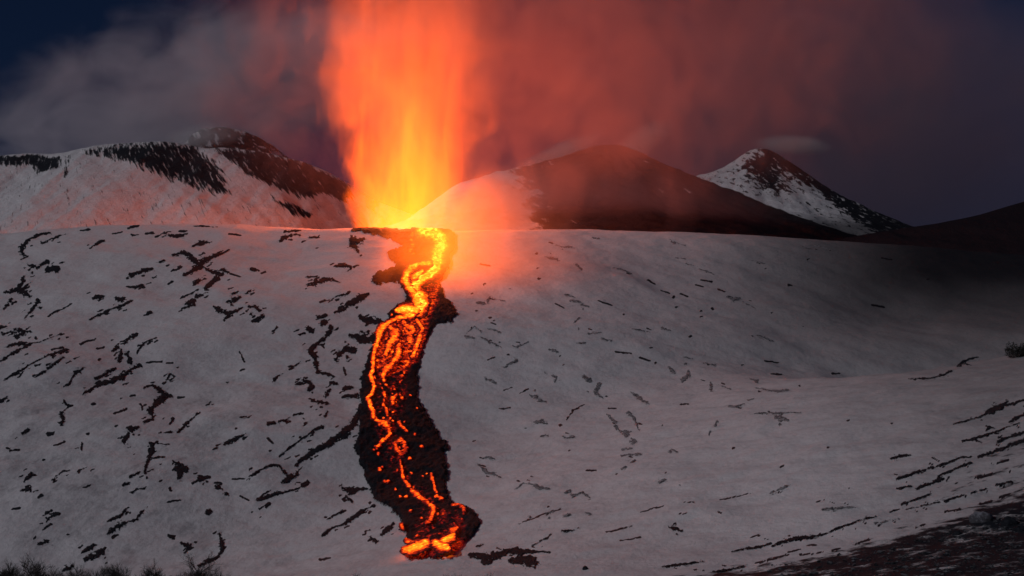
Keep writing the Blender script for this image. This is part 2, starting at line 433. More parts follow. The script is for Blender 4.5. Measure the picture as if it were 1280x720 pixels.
 ('thin curved rock line bending over grey stained snow, lower left', [[(66,603,1.2),(70,596,1.4),(78,590,1.4),(87,588,1.2)]]),
 ('small forked rock right of the thin curved line', [[(97,590,2.2),(101,588,2),(109,584,1.2)]]),
 ('arrow shaped rock near the left edge, lower slope', [[(29,602,1.6),(36,596,2.6),(38,591,1.6)],[(36,595,2),(44,594,2)]]),
 ('blunt dark rock stub right under the arrow shaped one', [[(27,614,2.6),(36,611,3.6)]]),
 ('small flat rock at the far left below the oval', [[(13,564,1.8),(24,562,2)]]),
 ('lens shaped dark rock with a thin upper sliver, lower left', [[(53,646,1.4),(64,638,1.6)],[(60,648,4),(67,645,4),(75,642,1.6)]]),
 ('thin rock dash under the lens shaped rock', [[(53,663,1),(63,655,1.6)]]),
 ('flat dark oval rock just above the leftmost shrub', [[(49,679,2.8),(60,677,3)]]),
 ('thin rock comb above the fat lower bar, lower left', [[(134,652,1.4),(146,647,2.8),(153,643,2),(158,636,1.4)]]),
 ('fat rock bar with a long thin tail, lower left', [[(134,668,2.4),(145,660,4),(153,656,4.6),(160,652,2.8),(170,650,2),(176,642,2),(184,634,1.2)]]),
 ('large dark rock wedge above the second shrub', [[(106,700,2.8),(116,696,4.4),(126,690,4.6),(133,685,3)]]),
 ('smaller dark oval rock up left of the large wedge', [[(104,690,2.2),(112,685,3.4),(118,681,2)]]),
 ('flat rock bar beside the second shrub from the left', [[(79,713,2.6),(91,708,3)]]),
 ('stepped pair of rocks above the third shrub', [[(210,668,2.6),(217,673,2.6)],[(226,679,2.4),(236,684,3.6),(231,691,1.8)]]),
 ('curved rock tail sweeping down to the third shrub', [[(275,669,3),(276,679,2.8),(278,687,3),(272,696,2.4),(260,702,2.4),(247,708,1.8)]]),
 ('long boomerang of rock in the lower left centre', [[(321,625,2.2),(330,622,3.4),(343,618,3.2),(358,615,2.4),(374,611,1.2)],[(333,632,2.6),(337,629,2)]]),
 ('dark oval rock at the right tip of the boomerang', [[(380,607,3.4),(386,604,3.6)]]),
 ('hooked rock arch ending in a heavy clot, lower centre left', [[(312,596,1.3),(324,588,2),(336,582,1.6),(348,582,1.6),(356,592,2.2)],[(358,601,4.8),(360,597,4.8),(370,594,3.8)]]),
 ('hooded rock lump with a trailing brow, lower left centre', [[(244,602,2.6),(251,598,3.6),(262,596,1.6)],[(258,602,2)]]),
 ('two round dark rocks side by side in stained snow', [[(273,610,4)],[(283,618,3.4)]]),
 ('single round rock alone below the two round ones', [[(261,640,3.6)]]),
 ('leaf shaped rock touching the left bank of the lower lava', [[(430,611,3),(438,614,4.6),(448,612,3),(458,611,2)],[(433,622,2.6),(440,628,2)]]),
 ('long slanting rock ribbon ending at the lower lava bank', [[(404,669,2.4),(411,662,2.8),(424,658,1.6),(432,654,3),(442,647,3),(456,637,2.4),(468,632,2.4)]]),
 ('thin double dash above the long slanting ribbon', [[(407,650,1.2),(418,644,1.8),(428,639,1.8)]]),
 ('feathery rock patch close left of the lava toe', [[(462,671,2),(470,676,3)],[(477,669,2.4),(484,662,4),(491,655,2)]]),
 # ---- face of the slope right of the lava
 ('big dark boulder field at the foot of the slope right of the lava toe', [[(588,694,3),(600,696,5),(618,695,6),(634,690,4.6),(648,689,4.6),(664,690,3),(690,690,1.2)],[(640,700,5),(655,700,8),(668,703,6)],[(604,704,3.4),(612,703,3)]]),
 ('small dark rock between lava toe and the big boulder field', [[(596,684,2),(604,680,2)]]),
 ('bent chain of rocks right of the lower lava', [[(602,573,2),(610,572,2.4),(618,574,2.4)],[(597,580,1.4),(603,585,2.6),(609,591,3.2),(616,592,3),(626,597,1.8)]]),
 ('fine rock arch with a solid right end, right of the lava toe', [[(643,612,.9),(655,604,1.6),(664,605,1.8),(674,610,2.6),(686,611,2.2)]]),
 ('peaked rock group like small roofs, lower centre right', [[(706,617,2),(711,614,3.2)],[(715,620,2.6),(725,617,2.2)],[(729,616,2.4),(737,623,2.4)]]),
 ('scatter of dark crumbs under the rock arch', [[(662,647,2)],[(683,642,3),(691,640,2.6)],[(686,648,2)],[(704,645,1.8),(711,644,3)]]),
 ('small dark rock right of the scatter of crumbs', [[(731,641,1.8),(737,643,2.2)]]),
 ('thin rock tick slanting above the big boulder field', [[(665,683,1),(674,677,1.6),(684,673,2.6),(688,668,1)]]),
 ('short dark rock above the end of the thin tick', [[(702,664,2.6),(709,664,3.2),(718,663,1)]]),
 ('plump dark rock in the middle of the right slope', [[(669,528,4),(677,527,4.4),(684,530,2.4)]]),
 ('triangular rock below and right of the plump rock', [[(702,546,1.4),(709,547,2.6),(717,547,2.4)]]),
 ('faint rock dash under the plump dark rock', [[(676,546,1.4),(682,544,2),(686,545,1.2)]]),
 ('club shaped slanting rock right of the middle lava', [[(630,460,1.6),(637,455,2.6),(645,452,3)]]),
 ('tadpole shaped rock below the club shaped one', [[(607,474,2.2),(614,476,2.8),(620,480,1.2)]]),
 ('feathered grey rock smear, centre of the right slope', [[(662,494,2.4),(670,496,3.8)],[(674,500,2.8),(683,503,1.4)],[(668,488,2)]]),
 ('small dark ring of rock above the feathered smear', [[(690,470,2),(696,472,3),(693,477,2.6)],[(682,466,2.2)]]),
 ('dotted brown rock haze right of the dark ring', [[(730,472,3.6),(738,476,3)],[(748,480,3.4),(744,490,3.6),(752,497,2.6)],[(735,489,2)]]),
 ('dagger shaped slanting rock, right of centre', [[(788,490,1.4),(797,497,3.4),(805,502,2.2),(812,505,.9)]]),
 ('descending chain of rock flakes, right of centre', [[(757,517,2),(764,523,2.6),(771,528,2.8)],[(768,533,2.8),(776,540,2.8)],[(782,542,5)],[(791,552,5.6)],[(778,562,2),(790,561,1.8)],[(776,570,1.8),(800,568,2.6)]]),
 ('curved rock stroke right of the chain of flakes', [[(785,516,3),(791,521,2),(795,530,2.2),(798,537,1.2)]]),
 ('pair of tiny rocks below the chain of flakes', [[(788,578,2.4),(794,576,1.8)],[(776,586,2.2),(782,584,1.8)]]),
 ('little winged rock right of the chain of flakes', [[(836,566,2),(840,563,2.4),(846,566,1.4)]]),
 ('two clawed rocks facing each other, right slope', [[(835,459,1.6),(842,465,3.2)],[(852,476,3.2),(859,470,4.6),(860,463,2)],[(857,455,2.2)]]),
 ('flag shaped rock with a thin pole, right slope', [[(888,480,4.6),(889,487,3.2)],[(893,480,1.2),(903,483,1),(913,487,1.4)]]),
 ('flat ragged rock below the flag shaped rock', [[(911,508,1.6),(921,508,3),(930,505,1.6)],[(936,500,1.6),(942,498,1.3)]]),
 ('wide spreading rock patch like a bush, right slope', [[(940,517,.9),(955,517,1.5),(968,517,2),(986,516,1.4),(1001,516,1.6)],[(970,522,3),(978,523,3.6),(985,526,3)],[(975,530,2.4)]]),
 ('long flat rock bar above the wide spreading patch', [[(945,485,1.5),(960,488,1.6),(972,490,2.8),(986,487,1.2)]]),
 ('small leaning rock above the long flat bar', [[(936,473,1.4),(941,475,2),(946,477,2.8)]]),
 ('upright crooked rock pair below the flag shaped rock', [[(896,528,2.8),(893,533,2)],[(888,540,2),(886,544,1.4)]]),
 ('thin paired dashes above the clawed rocks, right slope', [[(853,446,1.4),(866,449,1.8)],[(880,454,1.6),(896,456,2.2)]]),
 ('eye shaped flat rock in smooth snow, lower right', [[(1027,638,2),(1038,637,3.2),(1052,635,2.4),(1073,634,1)]]),
 ('smudged rock tick on the drift line, lower right', [[(962,618,1),(972,613,2),(980,610,2.8),(988,606,1.2)]]),
 ('small grey rock patch in smooth snow, lower centre right', [[(836,660,2),(844,661,3),(852,664,2.6)],[(846,668,2)]]),
 ('pebble pair right of the peaked rock group', [[(824,603,2.6),(832,600,2)],[(850,606,1.8)]]),
 ('small dark dash of rock beyond the drift, right', [[(1114,574,1.8),(1127,570,2.6),(1138,569,.9)]]),
 ('bow shaped rock with a thin tail, upper right slope', [[(908,371,1.4),(916,374,3),(925,373,1.8)],[(928,377,1),(944,386,1)]]),
 ('slim slanting rock below the bow shaped one', [[(947,420,1.3),(956,423,2.2),(969,428,.9)]]),
 ('flat dark rock dash under the right crest', [[(941,326,1.6),(957,329,1.8)]]),
 ('dark rock knot with a tail near the top right of the slope', [[(840,302,2.6),(843,305,2.8)],[(846,304,1.4),(857,307,.9)]]),
 ('string of thin rock dashes slanting under the rock knot', [[(843,322,1),(856,324,1.6)],[(858,330,1.6),(867,332,1)],[(874,336,1.6),(892,343,1.8)]]),
 ('thin black rock lines below the right end of the crest', [[(1011,306,1.2),(1024,308,1.6),(1038,313,1)],[(1003,309,.9),(1016,312,1.2)]]),
 ('dark rock nub near the haze right of the lava', [[(682,321,1),(690,323,2.2),(697,325,3.4)]]),
 ('thin rock pair under the crest in the reddish haze', [[(693,306,1),(702,309,1.2),(716,309,1.6)],[(703,312,1.4)]]),
 ('small rock dot just under the crest right of the haze', [[(740,298,1.6),(749,298,1.8)]]),
 ('slanting rock dots below the dark nub in the haze', [[(720,331,2),(727,337,1.6)]]),
 ('slim double slash of rock, upper right slope', [[(768,335,.9),(778,337,1.5),(789,342,1.4)]]),
 ('bent twig of rock in the snow right of the lava bend', [[(596,378,2),(606,380,2.4)],[(609,379,1.6),(612,371,2.8)],[(614,373,1.4),(631,377,1)]]),
 ('roof shaped thin rock line right of the lava bend', [[(583,417,1.6),(593,408,1.5),(601,415,1.5)],[(581,420,2.4),(592,423,2)]]),
 ('stepped rock dashes right of the roof shaped line', [[(601,421,1.4),(613,428,2.6),(626,434,1.6)],[(609,410,1.3),(626,416,1.8)]]),
 ('tick shaped rock in snow right of the stepped dashes', [[(641,432,1.2),(647,434,2),(660,428,1.4)]]),
 ('tiny dark rock dot above the tick shaped one', [[(636,361,1.8),(639,361,1.6)]]),
 ('zigzag of thin rocks down the centre of the right slope', [[(705,368,.9),(718,372,1.8)],[(714,376,1.8),(727,378,1.6)],[(726,381,1.6),(735,383,2)],[(729,386,1.8)],[(724,398,2.2),(717,404,2)]]),
 ('dashed rock patch in the centre of the right slope', [[(723,412,2.2)],[(735,417,1.4),(750,416,1.8)],[(752,423,1.6),(763,425,2.8)],[(719,429,1.6),(731,429,1.8)]]),
 ('dark smudged rock left of the dashed patch', [[(686,437,2),(693,438,2.6),(698,441,1.8)]]),
 ('slug shaped small rock, right of the dashed patch', [[(790,411,1.4),(799,413,2.4),(812,416,1.2)]]),
 ('slug shaped small rock farther right, dark and flat', [[(826,410,1.6),(837,413,1.8)]]),
 # ---- spur at the lower right
 ('dark ledge at the left end of the spur strata', [[(1121,599,2.6),(1134,595,2.6),(1148,590,3.2),(1165,585,3)]]),
 ('thin ledge continuing the left spur ledge upwards', [[(1170,584,1.6),(1185,579,2),(1198,573,2.2),(1214,571,1.6)]]),
 ('lower thin ledge beside it on the spur', [[(1172,596,1.8),(1192,587,2.2),(1214,579,2.2)]]),
 ('heavy black ledge on the spur at the right edge', [[(1224,571,3),(1245,564,3.2),(1265,556,3.4),(1285,549,4)]]),
 ('shorter black ledge above the heavy one at the right edge', [[(1246,553,2.6),(1264,546,2.8),(1285,539,3.4)]]),
 ('long tapering ledge high on the spur', [[(1203,552,2),(1220,548,2.4),(1236,543,2.4),(1250,538,1.8),(1274,529,1.6)]]),
 ('jagged rock fin topping the spur near the right edge', [[(1192,531,.9),(1212,525,1.4),(1228,520,2.4),(1240,513,4),(1250,509,4),(1258,503,3)],[(1258,507,2.6),(1280,501,2.4)]]),
 ('dark block at the right edge under the rock fin', [[(1262,528,1.6),(1273,522,3),(1286,517,4)]]),
 ('small knob of rock between fin and ledges', [[(1231,540,1.2),(1237,535,2.2),(1243,536,1)]]),
 ('long dark rim along the lower edge of the spur snow', [[(964,683,1.8),(978,678,2),(990,676,2.4),(1001,673,3),(1012,672,2.4),(1030,668,1.8),(1050,660,1.6),(1080,650,1.2),(1095,646,1.8)]]),
 ('long dashed rim higher along the spur', [[(1112,640,1.8),(1128,636,1.6)],[(1132,637,1),(1175,628,1.6)],[(1181,627,2.4),(1205,619,2.2)],[(1214,617,2),(1232,612,1.8)],[(1245,607,1.8),(1264,603,2.4)]]),
 ('double brown ledge in the middle of the spur', [[(1120,612,1.8),(1138,608,2.4)],[(1146,612,2),(1160,606,3),(1176,599,3.6)]]),
 ('slender ledge below the double brown ledge', [[(1127,631,2.4),(1142,626,2),(1164,618,1.4)]]),
 ('short dark stroke under the spur rim', [[(1093,655,1.4),(1103,653,2),(1123,649,1.3)]]),
 ('broken rock row at the bottom of the spur, lower centre', [[(826,710,1.8),(842,707,2.2),(862,705,1.8),(878,702,1.4)]]),
 ('thin slanting rock row above the bottom row of the spur', [[(914,690,1.4),(930,687,1.8),(947,685,2),(964,680,2.2)]]),
 ('low streaky rock at the bottom edge right of centre', [[(888,716,1.8),(908,713,2),(930,709,1.3)]]),
 ('scrubby rock knot on the skyline of the spur', [[(1196,458,2.4),(1204,453,3.4),(1211,449,2.2),(1224,446,1.2)]]),
 ('dark sloping seam in the hollow left of the spur skyline', [[(1135,474,1),(1155,474,1.6),(1178,470,1.8),(1190,463,2.2)]]),
]
SPECKS = [
 [(160,285,1.5),(172,282,2)],[(100,288,1),(112,287,1.4)],[(140,293,1),(152,290,1.3)],[(165,294,1.2),(172,293,1)],[(182,292,1.2),(192,291,1)],[(224,289,1.2),(234,289,1)],
 [(285,292,1),(300,294,1.2)],[(210,355,1.2),(216,352,1)],[(214,339,1.2),(226,334,2)],[(288,342,1.3),(300,346,1)],[(225,373,1),(248,362,1)],[(396,310,1.3)],[(140,425,1)],
 [(60,395,1.2),(90,380,.8)],[(45,422,1.6)],[(65,437,1.4),(78,434,1.6)],[(100,430,1.4),(110,426,1.3),(120,424,1)],[(125,449,1.8)],[(122,436,1.3),(130,434,1.3)],
 [(183,453,1.2),(202,452,1.3)],[(208,454,1),(215,453,1.2)],[(222,459,1)],[(163,495,1.8),(168,494,1.6)],[(152,498,1.2)],[(117,505,2)],[(143,517,1.2),(158,511,1.3)],[(145,532,1.6)],
 [(110,542,1.6)],[(60,543,2.2),(68,541,1.4)],[(222,497,1.3),(230,496,1)],[(176,506,1.3),(178,512,1.2)],[(55,575,1.6)],[(68,557,1),(80,552,1.2)],[(48,621,1.6),(52,619,1.6)],
 [(15,636,1.4),(24,635,1.6)],[(84,668,1.6),(90,666,1)],[(104,609,1),(113,606,1.2)],[(140,672,1.6),(147,669,1)],[(210,628,1.2),(225,625,1)],[(212,610,1.5),(214,614,1)],
 [(133,703,1.2)],[(300,440,1),(305,452,1)],[(305,462,1.6),(300,463,1)],[(285,478,1)],[(402,431,1.2),(405,435,1)],[(402,509,1.3)],[(395,511,1)],[(430,460,1.2),(432,470,1)],
 [(355,526,1)],[(335,548,1.6),(341,554,1.4)],[(338,563,1.8)],[(268,603,1.4),(275,603,1)],[(290,599,1),(305,598,1)],[(300,620,1),(310,625,1)],[(315,640,1.2)],[(325,646,1)],
 [(430,625,1.2)],[(400,700,1.4),(412,697,1)],[(600,330,1.2),(612,332,1)],[(606,355,1.8)],[(590,367,1.6)],[(595,388,1.5)],[(613,397,1.4)],[(618,401,1)],[(671,317,1.6)],[(672,335,1.4)],
 [(674,348,1.6)],[(695,380,1.2),(705,385,1)],[(748,376,1),(766,382,1.2)],[(780,393,1.2)],[(810,350,1.6),(818,355,1.2)],[(826,363,1),(836,366,1.2)],[(842,371,2)],[(850,367,1.4),(860,371,1.2)],
 [(846,384,1.6)],[(870,356,1.2),(880,359,1)],[(876,350,1),(890,352,1.6)],[(898,362,1.4),(905,364,1)],[(876,388,1.6)],[(877,396,1.8)],[(891,386,1.8)],[(814,435,1.6)],[(832,411,1.3)],[(862,420,2)],
 [(770,440,1.4),(790,442,1)],[(800,447,1.6),(812,451,1.6)],[(820,454,1.8)],[(635,443,1.5)],[(700,445,1)],[(705,456,1.2)],[(610,450,1.2),(618,446,1)],[(630,488,1),(640,484,1)],[(650,492,1),(660,486,1.2)],
 [(625,511,1),(638,510,1.3)],[(708,525,1),(716,513,1.3),(730,506,1.3)],[(701,532,2)],[(712,563,1.4)],[(593,551,1.6)],[(760,510,1.4),(770,511,1)],[(733,588,1.2),(745,588,1)],[(770,592,1.3)],[(833,591,1.3)],
 [(685,633,1.2)],[(648,655,.8),(700,636,1)],[(758,665,1),(790,658,1.3)],[(775,676,1),(800,671,1)],[(800,640,.9),(830,632,1)],[(855,628,1),(868,628,1.2)],[(900,625,1),(938,617,1)],
 [(850,643,1.3),(858,641,1)],[(898,640,1.3),(902,642,1)],[(928,456,1.2)],[(965,468,1.3),(976,468,1.6)],[(955,451,1),(972,453,1.2)],[(1000,482,1.3)],[(1040,467,1.6),(1050,467,1)],
 [(850,506,1),(860,505,1.4)],[(828,532,1)],[(917,560,1.6)],[(1035,559,1.4)],[(1060,525,1.4)],[(975,584,1.3),(980,582,1)],[(965,391,1.3)],[(985,356,2),(990,357,1)],[(958,336,1)],[(1010,324,1.6)],
 [(1005,408,1)],[(938,672,1),(950,670,1.2)],[(1020,628,1.2),(1030,624,1)],[(1062,610,1)],[(1115,529,1.4)],[(1090,381,1.6),(1105,384,1.6)],[(1100,322,1),(1115,325,1.2)],[(1160,349,1.2)],
 [(985,690,1.2),(1000,687,1.4)],[(1010,682,1.2),(1020,681,1)],[(1060,665,1),(1070,662,1)],[(1070,680,1),(1085,674,1.3)],[(960,700,1),(985,693,1.2)],[(1000,694,1.3),(1030,690,1)],
 [(1040,688,1.2),(1050,686,1)],[(870,712,1.4)],[(945,704,1),(960,701,1)],[(1145,660,1.2),(1155,655,1)],[(1195,604,1.4)],[(1220,598,1.3),(1240,592,1)],[(1262,590,1.6)],[(1240,580,1.2),(1260,575,1.4)],
 [(1180,640,1),(1200,636,1.2)],[(1225,630,1.4),(1240,626,1.2)],[(1250,622,1.4),(1262,618,1.4)],[(1165,572,1),(1175,577,1)],
]
CRUST = [(440,284),(470,283),(500,286),(530,287),(552,292),(556,302),(556,335),(552,358),(556,372),(566,378),(572,392),(566,404),(550,405),(540,412),(533,432),(527,452),(522,468),
 (524,486),(521,497),(530,510),(538,524),(546,538),(552,550),(563,556),(564,561),(556,566),(557,580),(560,592),(558,608),(562,624),(572,631),(584,634),(594,644),(600,654),(596,664),
 (588,674),(578,684),(566,694),(548,700),(530,699),(508,702),(503,690),(510,677),(510,672),(500,664),(502,652),(494,642),(484,634),(474,632),(464,618),(458,606),(454,590),(447,575),(442,561),(446,545),(449,525),
 (452,508),(448,496),(452,482),(450,470),(458,452),(463,436),(468,420),(476,408),(486,400),(482,394),(492,384),(505,376),(507,366),(500,356),(490,352),(470,356),(462,350),(470,340),(496,332),(484,324),(484,314),(502,308),(486,300),(470,294),(440,289)]
RED_TOP = [(508,352),(530,336),(556,300),(556,330),(548,380),(536,406),(532,428),(522,454),(500,470),(474,478),(466,450),(474,424),(484,404),(508,396),(520,380)]
RED_LOW = [(462,470),(520,450),(515,500),(500,540),(520,600),(560,630),(590,650),(580,690),(505,700),(520,640),(480,590),(462,530)]
CHANNELS = [
 ('molten_channel', 1.3, [[(530,290,8),(541,293,8.5),(550,299,7.5),(552,308,7),(548,318,6.5),(547,328,6.5),(545,338,6),(536,347,4.5),(526,353,4),(519,359,4.5),(519,367,5),(524,374,6),(528,382,5),(523,391,5)]]),
 ('molten_channel', 1.15, [[(536,333,3),(524,333,2.6),(514,338,3),(508,346,3.2),(507,354,3.4),(510,361,3.2),(516,368,3.4),(521,376,3.6),(522,386,3.4)],[(528,342,2),(519,350,3.2)]]),
 ('molten_channel', 1.25, [[(495,392,2),(504,391,4.4),(512,390,4.4),(520,392,3.4)],[(514,398,3),(504,400,2),(497,403,2)]]),
 ('molten_channel', 1.0, [[(508,401,2),(496,402,2.2),(486,407,2.6),(478,414,3),(474,422,2.8),(472,431,2.4),(468,440,2.2),(466,448,2),(467,456,2),(466,465,2),(463,474,2.2),(466,482,2),(468,488,2.2),(464,497,2),(460,503,2.3),(463,511,2.4),(466,519,2.2),(466,527,2.2)]]),
 ('molten_channel', .9, [[(489,414,2.6),(494,421,4),(493,428,3.4),(487,433,3),(485,441,2.6),(481,448,2.2)],[(499,436,2),(497,449,3.2),(491,459,2.2),(482,467,2.8),(478,474,2.4),(480,481,2)]]),
 ('molten_channel', .85, [[(504,404,2),(508,411,2.4),(515,413,2.6),(517,419,2),(510,421,2),(505,414,1.6)],[(513,428,3)],[(520,403,1.6),(525,409,2),(528,415,2),(525,424,2.2),(521,434,2.6),(519,443,2.4),(515,450,2)]]),
 ('molten_channel', .85, [[(466,528,2.2),(474,532,2.4),(482,535,3.6),(486,541,2.4),(486,548,2),(481,554,2),(475,559,1.8),(471,565,1.8)]]),
 ('molten_channel', .75, [[(498,533,1.6),(503,538,1.6),(508,543,1.3)],[(481,500,1.6),(480,496,2)],[(495,498,1.3),(491,503,2.6),(490,510,1.6)],[(479,510,1.3),(483,517,1.6),(484,524,1.4)]]),
 ('molten_channel', .68, [[(501,555,2),(494,560,2.2),(496,568,2),(501,573,2),(507,568,2.6),(506,560,2),(501,555,2)]]),
 ('molten_channel', .8, [[(500,583,1.4),(503,598,1.6),(505,606,1.8),(511,615,2)],[(514,620,1.8),(520,625,2.8),(528,631,2.4),(535,635,2)],[(538,638,2),(542,642,2.2),(541,651,2.2),(538,658,2),(532,663,1.6)]]),
 ('molten_channel', .75, [[(539,598,1.4),(540,605,2),(543,613,1.6),(546,621,1.4)],[(545,626,1.6),(551,629,2)]]),
 ('molten_channel', .62, [[(566,638,1.6),(574,638,1.6),(580,642,1.8),(579,650,1.4)],[(577,656,1.2)],[(568,662,1.5)]]),
 ('glowing_front', 1.1, [[(507,696,3),(514,694,4),(522,691,4.6),(532,688,3.6)],[(545,688,3.4),(551,692,4.2),(558,693,3)],[(556,684,3.4),(563,680,3.4),(566,676,2.4)]]),
 ('glowing_front', .7, [[(502,664,2.4),(503,668,1.8)],[(508,684,2.4),(516,686,2)],[(565,672,3),(570,668,2.2)]]),
]
EMBERS = [(514,303,1.4),(516,309,1.8),(514,315,1.6),(517,321,1.2),(515,296,1.6),(523,300,1.2),(471,564,1.4),(473,572,1.2),(474,592,1.4),(478,589,1),(481,607,1),(485,608,1.2),(494,618,1),
 (501,627,1.2),(508,626,1.3),(512,579,1.2),(518,548,1),(527,563,1.2),(513,645,1.2),(500,482,1),(502,474,1.2),(505,470,1.2),(509,461,1.3),(494,490,1),(483,486,1.1),(500,498,1.3),(503,502,1.3),
 (521,515,1),(491,520,1),(487,528,1.1),(475,536,1.3),(513,499,.9),(521,677,1.1),(490,445,1.2),(475,438,1.1),(500,421,1.3),(512,436,1.2),(477,425,1)]
# u, v of the top, distance, least height, spread, stems
SHRUBS = [(8,682,108,4.2,.85,8,'leafless shrub filling the bottom left corner'),
          (52,702,112,3.2,.7,4,'low leafless shrub right of the corner one'),
          (126,700,110,3.4,.9,7,'second wide leafless shrub from the left along the bottom'),
          (216,686,106,4.0,.85,9,'tallest leafless shrub along the bottom, below the curved rock tail'),
          (414,713,104,2.5,.7,4,'tips of a leafless shrub at the bottom edge left of the lava'),
          (582,713,104,2.5,.7,3,'tiny leafless twigs at the bottom edge below the lava toe')]
BUSHES = [(1274,446,6.2,6.4,'dense dark bush on the spur skyline at the right edge')]
BOULDERS = [(1228,650,(3.0,2.4,2.0),'rounded frosted boulder standing over the dark rubble, lower right',True),
            (1262,655,(2.2,1.8,1.5),'dark boulder just right of the frosted one',False),
            (1275,664,(1.7,1.4,1.2),'small dark boulder at the right edge beside the rubble',False),
            (1196,668,(1.1,1.2,.8),'low dark stone left of the frosted boulder',False),
            (732,712,(.9,.8,1.0),'little dark stone at the bottom edge right of the big boulder field',False)]


# ------------------------------------------------------------------ the ground sheet
def fragments():
    """crumbs and thin cover round every outcrop"""
    out, halo = [], []
    for _, strokes in OUTCROPS:
        for st in strokes:
            P = st if len(st) > 1 else [st[0], st[0]]
            L = sum(math.hypot(b[0] - a[0], b[1] - a[1]) for a, b in zip(P[:-1], P[1:]))
            if P[0][1] < 285: continue
            halo.append([(x, y, w * 2.0 + 1.6) for x, y, w in P])
            for _k in range(int((1 + L / 9) if P[0][0] < 560 else L / 14)):
                i = random.randrange(len(P) - 1); t = random.random(); a, b = P[i], P[i + 1]
                x, y = a[0] + (b[0] - a[0]) * t, a[1] + (b[1] - a[1]) * t
                w = max(a[2], b[2])
                x += random.gauss(0, 3 + 1.2 * w); y += random.gauss(0, 1.5 + .8 * w)
                l = random.uniform(.5, 3.0); sl = -.5 if x < 560 else .3
                out.append([(x - l, y - sl * l, random.uniform(.6, 1.3)), (x + l, y + sl * l, random.uniform(.4, 1.1))])
    return out, halo

def build_ground():
    ys = np.concatenate([np.linspace(-300, 20, 10)[:-1], np.geomspace(20, 230, 40)[:-1], np.linspace(230, 700, 220)[:-1],
                         np.linspace(700, 1440, 500)[:-1], np.linspace(1440, 1530, 60)[:-1], np.geomspace(1530, 30000, 60)])
    s = np.concatenate([-np.geomspace(.43, 14, 40)[::-1][:-1], np.linspace(-.43, .43, 1080), np.geomspace(.43, 14, 40)[1:]])
    Yg = np.repeat(ys[:, None], len(s), 1); X = s[None, :] * np.maximum(np.abs(Yg), 30)
    Z = ground_z(X, Yg)
    U, V = project(X, np.maximum(Yg, 1), Z)
    rock = np.zeros(X.shape)
    vis = (Yg > 150) & (Yg < 1540) & (U > -30) & (U < 1310)
    u, v = U[vis], V[vis]
    rk = np.zeros(u.shape)
    wob = 1.2 * fbm(u / 5, v / 4, 2, 5) + 1.1 * fbm(u / 1.9, v / 1.6, 2, 6)
    frag, halo = fragments()
    for st in halo:
        a = np.array(st); m = (np.abs(u - a[:, 0].mean()) < np.ptp(a[:, 0]) / 2 + 12) & (np.abs(v - a[:, 1].mean()) < np.ptp(a[:, 1]) / 2 + 12)
        rk[m] = np.maximum(rk[m], .20 + .22 * sstep(0, .8, stroke_f(u[m] + 2 * wob[m], v[m] + 2 * wob[m] * .6, [st])))
    for st in [[(x0[0] - .8, x0[1] + .4, x0[2]), (x0[0] + .8, x0[1] - .4, x0[2] * .7)] if len(s0) == 1 else s0 for s0 in SPECKS for x0 in s0[:1]] + frag:
        a = np.array(st); m = (np.abs(u - a[:, 0].mean()) < np.ptp(a[:, 0]) / 2 + 8) & (np.abs(v - a[:, 1].mean()) < np.ptp(a[:, 1]) / 2 + 8)
        rk[m] = np.maximum(rk[m], np.clip((.55 if a[0, 0] < 560 else .43) + .5 * stroke_f(u[m] + wob[m], v[m] + wob[m] * .6, [st]), 0, .9))
    # broken ground along the foot of the spur, lower right
    edge = np.interp(u, [760, 830, 900, 1000, 1060, 1130, 1180, 1235, 1280], [730, 725, 715, 699, 685, 667, 652, 630, 612])
    rk = np.maximum(rk, .40 * sstep(-60, 10, v - edge - 12 * fbm(u / 40, v / 12, 2, 77)) * sstep(820, 1000, u))
    rk = np.maximum(rk, np.clip(.46 + (v - edge) / 70, 0, .60) * (v > edge - 14))
    # thinly covered strata above it
    band = sstep(1060, 1200, u) * np.exp(-((v - (690 - (u - 960) * .36)) / 50) ** 2)
    rk = np.maximum(rk, .42 * band)
    rk = np.maximum(rk, .43 * sstep(1130, 1260, u) * sstep(500, 560, v))
    rk = np.maximum(rk, .24 * sstep(420, 300, u) * sstep(330, 420, v))
    rk = np.maximum(rk, .20)
    rock[vis] = rk
    rock[~vis] = .15
    darkening = np.zeros(X.shape)
    # shade over the right of slope and spur, painted into the snow colour
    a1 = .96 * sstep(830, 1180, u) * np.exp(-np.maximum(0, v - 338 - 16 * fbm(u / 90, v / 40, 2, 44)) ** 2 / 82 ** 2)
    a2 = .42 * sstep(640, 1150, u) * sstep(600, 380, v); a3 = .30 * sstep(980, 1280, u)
    darkening[vis] = 1 - (1 - a1) * (1 - a2) * (1 - a3)
    darkening[(Yg >= 1540) & (X > 330)] = .95
    darkening[(Yg >= 1540) & (X <= 330)] = .1
    dirt = np.full(X.shape, .5)
    dirt[vis] = .35 + .95 * sstep(520, 200, u) * sstep(400, 540, v) + .8 * sstep(1000, 1250, u) * sstep(440, 560, v)
    tag(grid_mesh('ground', X, Yg, Z, None, {'rock': rock, 'darkening': darkening, 'dirt': dirt}, M_SLOPE),
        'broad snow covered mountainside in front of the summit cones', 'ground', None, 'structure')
build_ground()

